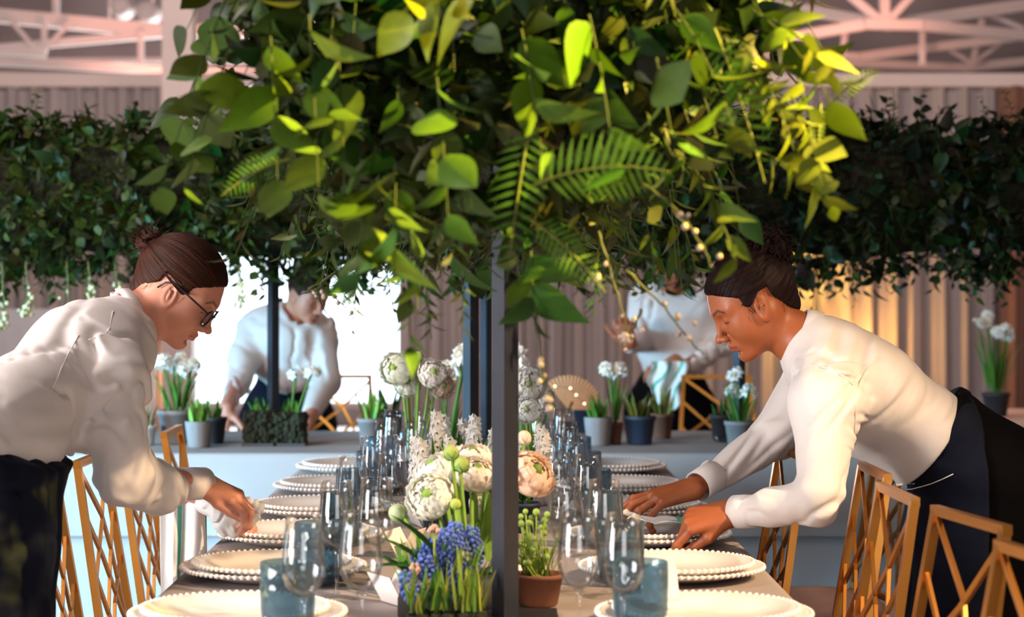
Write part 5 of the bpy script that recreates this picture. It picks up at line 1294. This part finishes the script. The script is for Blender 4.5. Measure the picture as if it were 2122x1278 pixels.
apL[-1] = hf(P_(66, 936, 3.36), (.42, 0, .91), .006); apL.append(hf([0, YL, .36], (0, 0, -1), .004))
cloth_mesh(pl, 'apron', apL, .0045, 'navy', lambda P: folds(P, (.15, .0, 1), 40, .010, 21, .8) * np.clip((P[..., 2] - .62) * 6, .25, 1) + folds(P, (0, 1, .1), 26, .006, 8))
# glasses
gl = MB(); R_, O_, s_ = frL; Lq = lambda x, y, z: O_ + s_ * (R_ @ np.array([x, y, z]))
lens = MB()
for y in (-1, 1):
    t = np.linspace(0, 2 * np.pi, 33); cx0, cz0 = .1005, -.028
    pts_ = [Lq(cx0 + .001 - .10 * (abs(a_) - .0) * 0 - .006 * abs(y * .034 + .024 * math.cos(q)) / .05, y * .034 + .0245 * math.cos(q), cz0 + .0185 * math.sin(q) * (1.05 if math.sin(q) < 0 else .95)) for q, a_ in zip(t, t)]
    gl.tube(pts_, .0019, 6, caps=False)
    lens.add(np.array([np.mean(pts_[:-1], 0)] + pts_[:-1]), [[0, 1 + k, 1 + (k + 1) % 32] for k in range(32)])
    gl.tube([Lq(.094, y * .0585, -.016), Lq(.05, y * .079, -.010), Lq(.005, y * .083, -.006), Lq(-.012, y * .080, -.016), Lq(-.020, y * .078, -.036)], .0018, 6)
gl.tube([Lq(.100, -.010, -.024), Lq(.104, 0, -.020), Lq(.100, .010, -.024)], .0017, 6)
gf = gl.build('glasses', 'frame_dark', pl); lens.build('lens', 'window_glass', gf)

# ------------------------------------------------------------------ the right woman: bends to the left over the plates
YR = 4.0
pr_ = thing('person', 'woman at the right bending over the table, white shirt, dark curly bun, navy apron', 'person', W(2060, 1000, YR) * [1, 1, 0])
frR = head_frame(W(1553, 606, YR), -1, math.radians(32), yaw=math.radians(6))
hipR = P_(2062, 1015, YR); hd = head_prims(frR)
hN = P_(1600, 668, 4.0)
wN, wF = P_(1512, 1062, 3.88), P_(1438, 1012, 4.10)
bodyR = hd[:1] + [rc(hN, P_(1690, 714), .045, .050, .03), rc(frR[1] + frR[2] * frR[0] @ np.array([.008, 0, -.076]), P_(1660, 716), .022, .038, .03)] + hd[1:]
bodyR += [rc(P_(1675, 722), P_(1740, 775), .048, .062, .03, S15), rc(P_(1740, 775), P_(1905, 905), .062, .066, .05, S15), rc(P_(1910, 905), hipR, .08, .10, .05, S13),
          rc(P_(1712, 800, 3.84), P_(1700, 1015, 3.77), .040, .028, .03), rc(P_(1700, 1015, 3.77), wN, .026, .020, .02),
          rc(P_(1690, 780, 4.16), P_(1598, 912, 4.22), .040, .028, .03), rc(P_(1598, 912, 4.22), wF, .024, .020, .02)]
for yy in (3.91, 4.09):
    bodyR += [rc([hipR[0], yy, hipR[2]], [hipR[0], yy, .50], .075, .050, .03), rc([hipR[0], yy, .50], [hipR[0] + .02, yy, .09], .048, .034, .02)]
bodyR += hand_prims(wN, (-.93, .02, -.20), (-.12, -.45, .88), 1, [(.62, .25, .15), (1.0, .75, .4), (1.15, .9, .5), (1.25, 1.0, .5)], 1.0, spread=.12, thumb_dir=(-.75, .35, -.55))
bodyR += hand_prims(wF, (-.95, -.05, -.25), (-.2, -.25, .94), -1, [(.05, .5, .5), (.15, .55, .5), (.3, .6, .5), (.5, .7, .5)], 1.0, spread=.10, thumb_dir=(-.82, -.30, -.42))
body_mesh(pr_, bodyR, .0024, None, SKIN_R, lin((150, 66, 50)), lin((34, 18, 14)), lin((10, 8, 8)), frR)
make_hair(pr_, frR, (-.082, 0, .056), .054, 'hair_black', .0022, 9, curls=True, wisps=30)
shR = [rc(P_(1676, 712), P_(1716, 746), .052, .080, .03, S13), rc(P_(1712, 748), P_(1790, 815), .086, .102, .04, S15), rc(P_(1790, 815), P_(1905, 895), .102, .092, .05, S15),
       rc(P_(1905, 895), P_(1925, 925), .096, .098, .03, S13), rc(P_(1790, 885), P_(1820, 905), .052, .045, .05, S13),
       rc(P_(1716, 795, 3.88), P_(1712, 835, 3.82), .068, .070, .04), rc(P_(1712, 835, 3.82), P_(1700, 1020, 3.76), .064, .046, .03), rc(P_(1700, 1020, 3.76), P_(1700, 1040, 3.76), .045, .040, .02),
       rc(P_(1690, 1038, 3.76), P_(1600, 1050, 3.81), .043, .038, .02), rc(P_(1600, 1050, 3.81), P_(1552, 1060, 3.85), .037, .031, .015),
       rc(P_(1690, 785, 4.12), P_(1605, 905, 4.22), .066, .050, .04), rc(P_(1605, 905, 4.22), P_(1480, 985, 4.14), .049, .034, .02)]
neckA = P_(1690, 714); shR += [rc(neckA, hN, .038, .054, .006, None, '-'), hf(P_(1918, 915), (.60, 0, -.86) if False else (.57, 0, -.82), .004)]
shR[-1] = hf(P_(1926, 922), (.82, 0, -.57), .004)
def dispR(P):
    arm = np.clip((3.92 - P[..., 1]) * 12, 0, 1) * np.clip((.74 - P[..., 0]) * 10, 0, 1)
    d = folds(P, (.3, .1, .95), 76, .008, 31, along=.35) * arm + folds(P, (.70, .1, -.70), 58, .008, 33, along=.22) * (1 - .7 * arm)
    low = np.clip((.95 - P[..., 2]) * 9, 0, 1)
    return d + folds(P, (.8, .2, .5), 84, .009, 37, along=.4) * low * arm + .002
cloth_mesh(pr_, 'shirt', shR, .0036, 'shirt', dispR)
nd = unit(hN - neckA); cN = neckA + nd * .012
ring('collar', cN + nd * .008, cN + nd * .034, .059, .054, .004, 'shirt', pr_, 48, .2, up=(0, 1, 0))
ring('collar_fall', cN + nd * .033, cN + nd * .004, .056, .066, .003, 'shirt', pr_, 48, .25, up=(0, 1, 0))
ring('cuff', P_(1562, 1059, 3.845), P_(1524, 1060, 3.875), .0315, .0320, .003, 'shirt', pr_)
ring('cuff', P_(1482, 984, 4.138), P_(1446, 1008, 4.10), .0315, .0320, .003, 'shirt', pr_)
legs(pr_, hipR, YR, -1, 'trousers', 'black_cloth', 1.04)
skR = [rc(P_(1955, 905), P_(2060, 1015), .098, .126, .04, (YR, 1.35)), rc(P_(2060, 1015), P_(2050, 1120), .126, .128, .04, (YR, 1.3)), rc(P_(2050, 1120), P_(2045, 1500), .128, .135, .04, (YR, 1.3))]
cutw = hf(P_(1918, 908), (-.82, 0, .57), .004)
cloth_mesh(pr_, 'skirt', skR + [cutw, hf([0, YR, .36], (0, 0, -1), .004)], .005, 'black_cloth', lambda P: folds(P, (.2, .1, 1), 40, .006, 41))
apR = [rc(P_(1950, 908), P_(2045, 1012), .106, .133, .04, (YR, 1.37)), rc(P_(2045, 1012), P_(2020, 1120), .133, .136, .04, (YR, 1.33)), rc(P_(2020, 1120), P_(2018, 1500), .134, .140, .04, (YR, 1.33)),
       cutw, hf(P_(2003, 1100), (1, 0, -.02), .004), hf([0, YR, .36], (0, 0, -1), .004)]
cloth_mesh(pr_, 'apron', apR, .0045, 'navy', lambda P: folds(P, (.4, .0, 1), 46, .009, 51, .8) * np.clip((P[..., 2] - .72) * 5, .2, 1) + folds(P, (0, 1, .1), 26, .005, 8))
# white piping line and small embroidered marks on the apron
def on_surf(prims, disp, px, py, off=.0015):
    """walk from the camera to the cloth surface"""
    Y = np.linspace(3.6, 4.1, 500); P = np.stack([W(px, py, y) for y in Y]); d = field(prims, P[None], P[None].mean(1), 9.)[0]
    i = np.argmax(d < off + .004); return P[i]
pp = [on_surf(apR, None, *q) for q in [(1856, 1014), (1872, 1015), (1890, 1013), (1910, 1008), (1930, 1002), (1950, 994), (1975, 982)]]
MB().tube(pp, .0011, 5).build('apron_piping', 'thread', pr_)
def seams(root, prims, lines, y0, y1, disp):
    mb = MB()
    for ln in lines:
        t = np.linspace(0, len(ln) - 1, 8 * (len(ln) - 1) + 1); q = np.array(ln, float); px = np.interp(t, range(len(ln)), q[:, 0]); py = np.interp(t, range(len(ln)), q[:, 1]); P = []
        for a, b in zip(px, py):
            Y = np.linspace(y0, y1, 400); R = np.stack([W(a, b, y) for y in Y]); d = field(prims, R[None], R[None].mean(1), 9., None)[0] + disp(R); hit = np.argmax(d < .0004)
            if d[hit] < .0004: P.append(R[hit] + unit(W(1027, 602, 0.001) - R[hit]) * .0012)
        if len(P) > 4:
            P = np.array(P); K = np.ones(5) / 5; Pp = np.pad(P, ((2, 2), (0, 0)), 'edge'); P = np.stack([np.convolve(Pp[:, k], K, 'valid') for k in range(3)], 1); mb.tube(P, .0013, 5)
    return mb.build('seam', 'shirt', root)
seams(pr_, shR, [[(1640, 770), (1680, 756), (1730, 765), (1770, 800)], [(1822, 738), (1795, 765), (1778, 800), (1772, 860), (1772, 925)]], 3.55, 4.1, dispR)
seams(pl, shL, [[(165, 690), (135, 745), (108, 810)], [(235, 640), (225, 690), (180, 705)]], 3.3, 3.95, dispL)
tx = MB(); random.seed(2)
for k in range(12):
    q = on_surf(apR, None, 1858 + 3.2 * k, 1006 - .22 * k * 1.2)
    hh = random.uniform(.0022, .0036); tx.bar(q, q + np.array([.0005, 0, hh]), .0008, .0008); tx.bar(q + np.array([0, 0, hh * .5]), q + np.array([.0018, 0, hh * random.random()]), .0007, .0007)
tx.build('apron_lettering', 'thread', pr_, smooth=False)

# ------------------------------------------------------------------ the two waiters further back (out of focus)
def far_person(label, root_xy, fr, Yc, prims_skin, shirt, lower, hair, skin, seed, lower_m='navy', bun=(-.085, 0, .0), br=.03):
    r = thing('person', label, 'person', (root_xy[0], root_xy[1], 0))
    body_mesh(r, prims_skin, .005, None, skin, lin((170, 90, 80)), lin((50, 30, 24)), (.02, .02, .02), fr)
    make_hair(r, fr, bun, br, hair, .005, seed)
    cloth_mesh(r, 'shirt', shirt, .007, 'shirt', lambda P: folds(P, (1, .2, .25), 48, .012, seed, .8) + folds(P, (.3, 0, 1), 50, .008, seed + 3, .8) + .004)
    cloth_mesh(r, 'trousers', lower, .010, lower_m, lambda P: folds(P, (1, .2, .2), 40, .006, seed + 1))
    return r
YA = 7.78
A = lambda px, py, Y=YA: W(px, py, Y)
frA = head_frame(A(640, 598, YA - .1), 1, math.radians(30), yaw=math.radians(-42)); hd = head_prims(frA)
hip = A(595, 860, 8.02); sA = (YA, 1.0)
skA = hd[:1] + [rc(frA[1] + frA[2] * frA[0] @ np.array([-.03, 0, -.05]), A(612, 668, YA), .045, .055, .03)] + hd[1:]
skA += [rc(A(612, 675), A(600, 740, 7.88), .06, .09, .04), rc(A(600, 740, 7.88), hip, .10, .11, .05), rc(A(520, 672), A(500, 775, 7.70), .045, .035, .03), rc(A(500, 775, 7.70), A(468, 845, 7.40), .035, .026, .02),
        rc(A(668, 690), A(682, 800, 7.72), .045, .035, .03), rc(A(682, 800, 7.72), A(636, 872, 7.45), .035, .026, .02)]
for xx in (-.09, .09): skA += [rc(hip + [xx, 0, 0], [hip[0] + xx, hip[1], .5], .08, .05, .03), rc([hip[0] + xx, hip[1], .5], [hip[0] + xx, hip[1], .08], .05, .035, .02)]
skA += hand_prims(A(468, 848, 7.40), (-.15, -.35, -.9), (-.6, -.6, .2), 1, [(.3, .5, .4)] * 4, 1.0) + hand_prims(A(636, 872, 7.45), (-.4, -.4, -.8), (.5, -.6, .3), -1, [(.3, .5, .4)] * 4, 1.0)
shA = [rc(A(545, 670), A(650, 680), .07, .07, .04), rc(A(598, 690), A(598, 745, 7.85), .12, .125, .05), rc(A(570, 690), A(640, 700), .10, .10, .05), rc(A(560, 730, 7.85), A(628, 735, 7.85), .10, .11, .05), rc(A(600, 762, 7.92), A(600, 745, 7.88), .125, .13, .04),
       rc(A(520, 680), A(505, 745, 7.73), .062, .062, .03), rc(A(505, 745, 7.73), A(495, 790, 7.66), .060, .055, .03), rc(A(495, 790, 7.66), A(474, 832, 7.46), .052, .034, .02),
       rc(A(665, 695), A(675, 790, 7.72), .065, .062, .03), rc(A(675, 790, 7.72), A(645, 855, 7.52), .062, .04, .02),
       rc(A(612, 685), frA[1] + frA[2] * frA[0] @ np.array([-.02, 0, -.06]), .050, .060, .006, None, '-')]
lowA = [rc(A(598, 790, 7.95), hip, .125, .15, .04), rc(hip + [-.04, 0, 0], hip + [.04, 0, 0], .14, .14, .04)]
for xx in (-.09, .09): lowA += [rc(hip + [xx, 0, -.05], [hip[0] + xx, hip[1], .5], .11, .085, .03), rc([hip[0] + xx, hip[1], .5], [hip[0] + xx, hip[1], .06], .085, .07, .02)]
pA = far_person('woman in white shirt and navy skirt leaning on the crossing table before the bright window', hip[:2], frA, YA, skA, shA, lowA, 'hair_dark', SKIN_L, 71, bun=(-.09, 0, .03))
ring('collar', A(612, 676, YA - .0), A(616, 655, YA - .04), .070, .060, .004, 'shirt', pA, 40, .5, up=(0, 1, 0))
YD = 8.35
D_ = lambda px, py, Y=YD: W(px, py, Y)
frD = head_frame(D_(1395, 538, YD - .12), 1, math.radians(25), yaw=math.radians(-85)); hd = head_prims(frD)
hip = D_(1390, 830, 8.45)
skD = hd[:1] + [rc(frD[1] + frD[2] * frD[0] @ np.array([-.03, 0, -.05]), D_(1398, 605), .047, .06, .03)] + hd[1:]
skD += [rc(D_(1398, 610), D_(1395, 740, 8.4), .08, .11, .05), rc(D_(1395, 740, 8.4), hip, .11, .12, .05), rc(D_(1335, 620), D_(1322, 705, 8.28), .045, .036, .03), rc(D_(1322, 705, 8.28), D_(1300, 712, 8.02), .034, .026, .02),
        rc(D_(1460, 620), D_(1492, 720, 8.3), .045, .036, .03), rc(D_(1492, 720, 8.3), D_(1410, 765, 8.08), .036, .026, .02)]
for xx in (-.09, .09): skD += [rc(hip + [xx, 0, 0], [hip[0] + xx, hip[1], .5], .08, .05, .03), rc([hip[0] + xx, hip[1], .5], [hip[0] + xx, hip[1], .08], .05, .035, .02)]
skD += hand_prims(D_(1302, 714, 8.02), (-.25, -.2, .9), (-.3, -.9, 0), 1, [(1.2, 1.3, .8)] * 4, 1.0) + hand_prims(D_(1408, 766, 8.08), (-.9, -.3, .0), (0, -.6, .8), -1, [(.5, .8, .5)] * 4, 1.0)
shD = [rc(D_(1345, 612), D_(1450, 612), .072, .072, .04), rc(D_(1360, 650), D_(1440, 650), .11, .11, .05), rc(D_(1372, 705, 8.38), D_(1425, 705, 8.38), .115, .115, .05), rc(D_(1380, 740, 8.4), D_(1415, 740, 8.4), .11, .11, .04),
       rc(D_(1335, 622), D_(1322, 700, 8.28), .062, .056, .03), rc(D_(1322, 705, 8.28), D_(1308, 715, 8.10), .055, .038, .02), rc(D_(1462, 622), D_(1494, 715, 8.3), .062, .056, .03), rc(D_(1494, 715, 8.3), D_(1430, 760, 8.12), .056, .036, .02),
       rc(D_(1398, 612), frD[1] + frD[2] * frD[0] @ np.array([-.02, 0, -.06]), .050, .060, .006, None, '-')]
lowD = [rc(D_(1395, 765, 8.42), hip, .12, .14, .04), rc(hip + [-.04, 0, 0], hip + [.04, 0, 0], .13, .13, .04)]
for xx in (-.09, .09): lowD += [rc(hip + [xx, 0, -.05], [hip[0] + xx, hip[1], .5], .11, .085, .03), rc([hip[0] + xx, hip[1], .5], [hip[0] + xx, hip[1], .06], .085, .07, .02)]
far_person('waiter behind the crossing table polishing with a white cloth, white face hidden by leaves', hip[:2], frD, YD, skD, shD, lowD, 'hair_dark', SKIN_R, 91, lower_m='black_cloth')

# ------------------------------------------------------------------ cloths in hand
def hang(u, v):       # hangs from the left woman's far hand, with a green stripe
    x = -.662 + .090 * u + .010 * np.sin(9 * u) * (0.3 + v); y = 3.99 + .020 * np.sin(14 * u + 2 * v) * (.4 + v); z = .845 - .33 * v + .01 * np.sin(5 * u)
    return (x, y, z)
o = sheet('polishing_cloth', ['napkin', 'green_stripe'], hang, 50, 30, .002, None, lambda U, V_: ((U > .40) & (U < .50)) | (U > .93)); tag(o, 'long white cloth with green stripes hanging from the left woman\'s hands', 'cloth')
YC = 3.84
bun_ = [rc(P_(462, 1050, YC), P_(515, 1056, YC), .024, .020, .02), rc(P_(530, 1048, YC), P_(492, 1094, YC - .02), .016, .016, .02), rc(P_(445, 1052, YC - .02), P_(470, 1100, YC - .02), .024, .017, .02),
        rc(P_(466, 1072, YC - .03), P_(506, 1070, YC - .03), .024, .020, .02), rc(P_(425, 1045, YC + .06), P_(455, 1060, YC + .02), .022, .022, .02)]
V, Fq = surface(bun_, .0028, lambda P: folds(P, (.8, .2, -.5), 110, .006, 5, .7) + folds(P, (.5, .1, .9), 90, .005, 8, .7) + .002)
o = MB().add(V, Fq).build('wiping_cloth', 'napkin'); tag(o, 'crumpled white cloth bunched under the left woman\'s fingers', 'cloth')
def flatc(u, v):
    x0, y0 = W(1292, 0, 4.05)[0], 3.98
    return (x0 + .165 * u + .01 * np.sin(7 * v), y0 + .13 * v + .012 * np.sin(9 * u), .7935 + .006 * np.abs(np.sin(9 * u + 4 * v)) + .010 * np.exp(-((u - .05) / .08) ** 2) + .0 * u)
o = sheet('wiping_cloth', ['napkin', 'green_stripe'], flatc, 60, 30, .002, None, lambda U, V_: (np.abs(U - .55 - .3 * V_) < .07)); tag(o, 'white cloth with a green band under the right woman\'s hands', 'cloth')
def farc(u, v):
    return (W(1345, 0, 8.0)[0] + .15 * u * (1 - .25 * v) + .01 * np.sin(8 * v), 7.98 + .02 * np.sin(12 * u), W(0, 748, 8)[2] - .20 * v * (.6 + .4 * np.sin(2.6 * u)))
o = sheet('polishing_cloth', ['napkin', 'green_stripe'], farc, 40, 24, .002, None, lambda U, V_: (np.abs(((U + V_ * .5) * 3) % 1 - .5) < .12)); tag(o, 'white and green cloth hanging from the far waiter\'s hand', 'cloth')
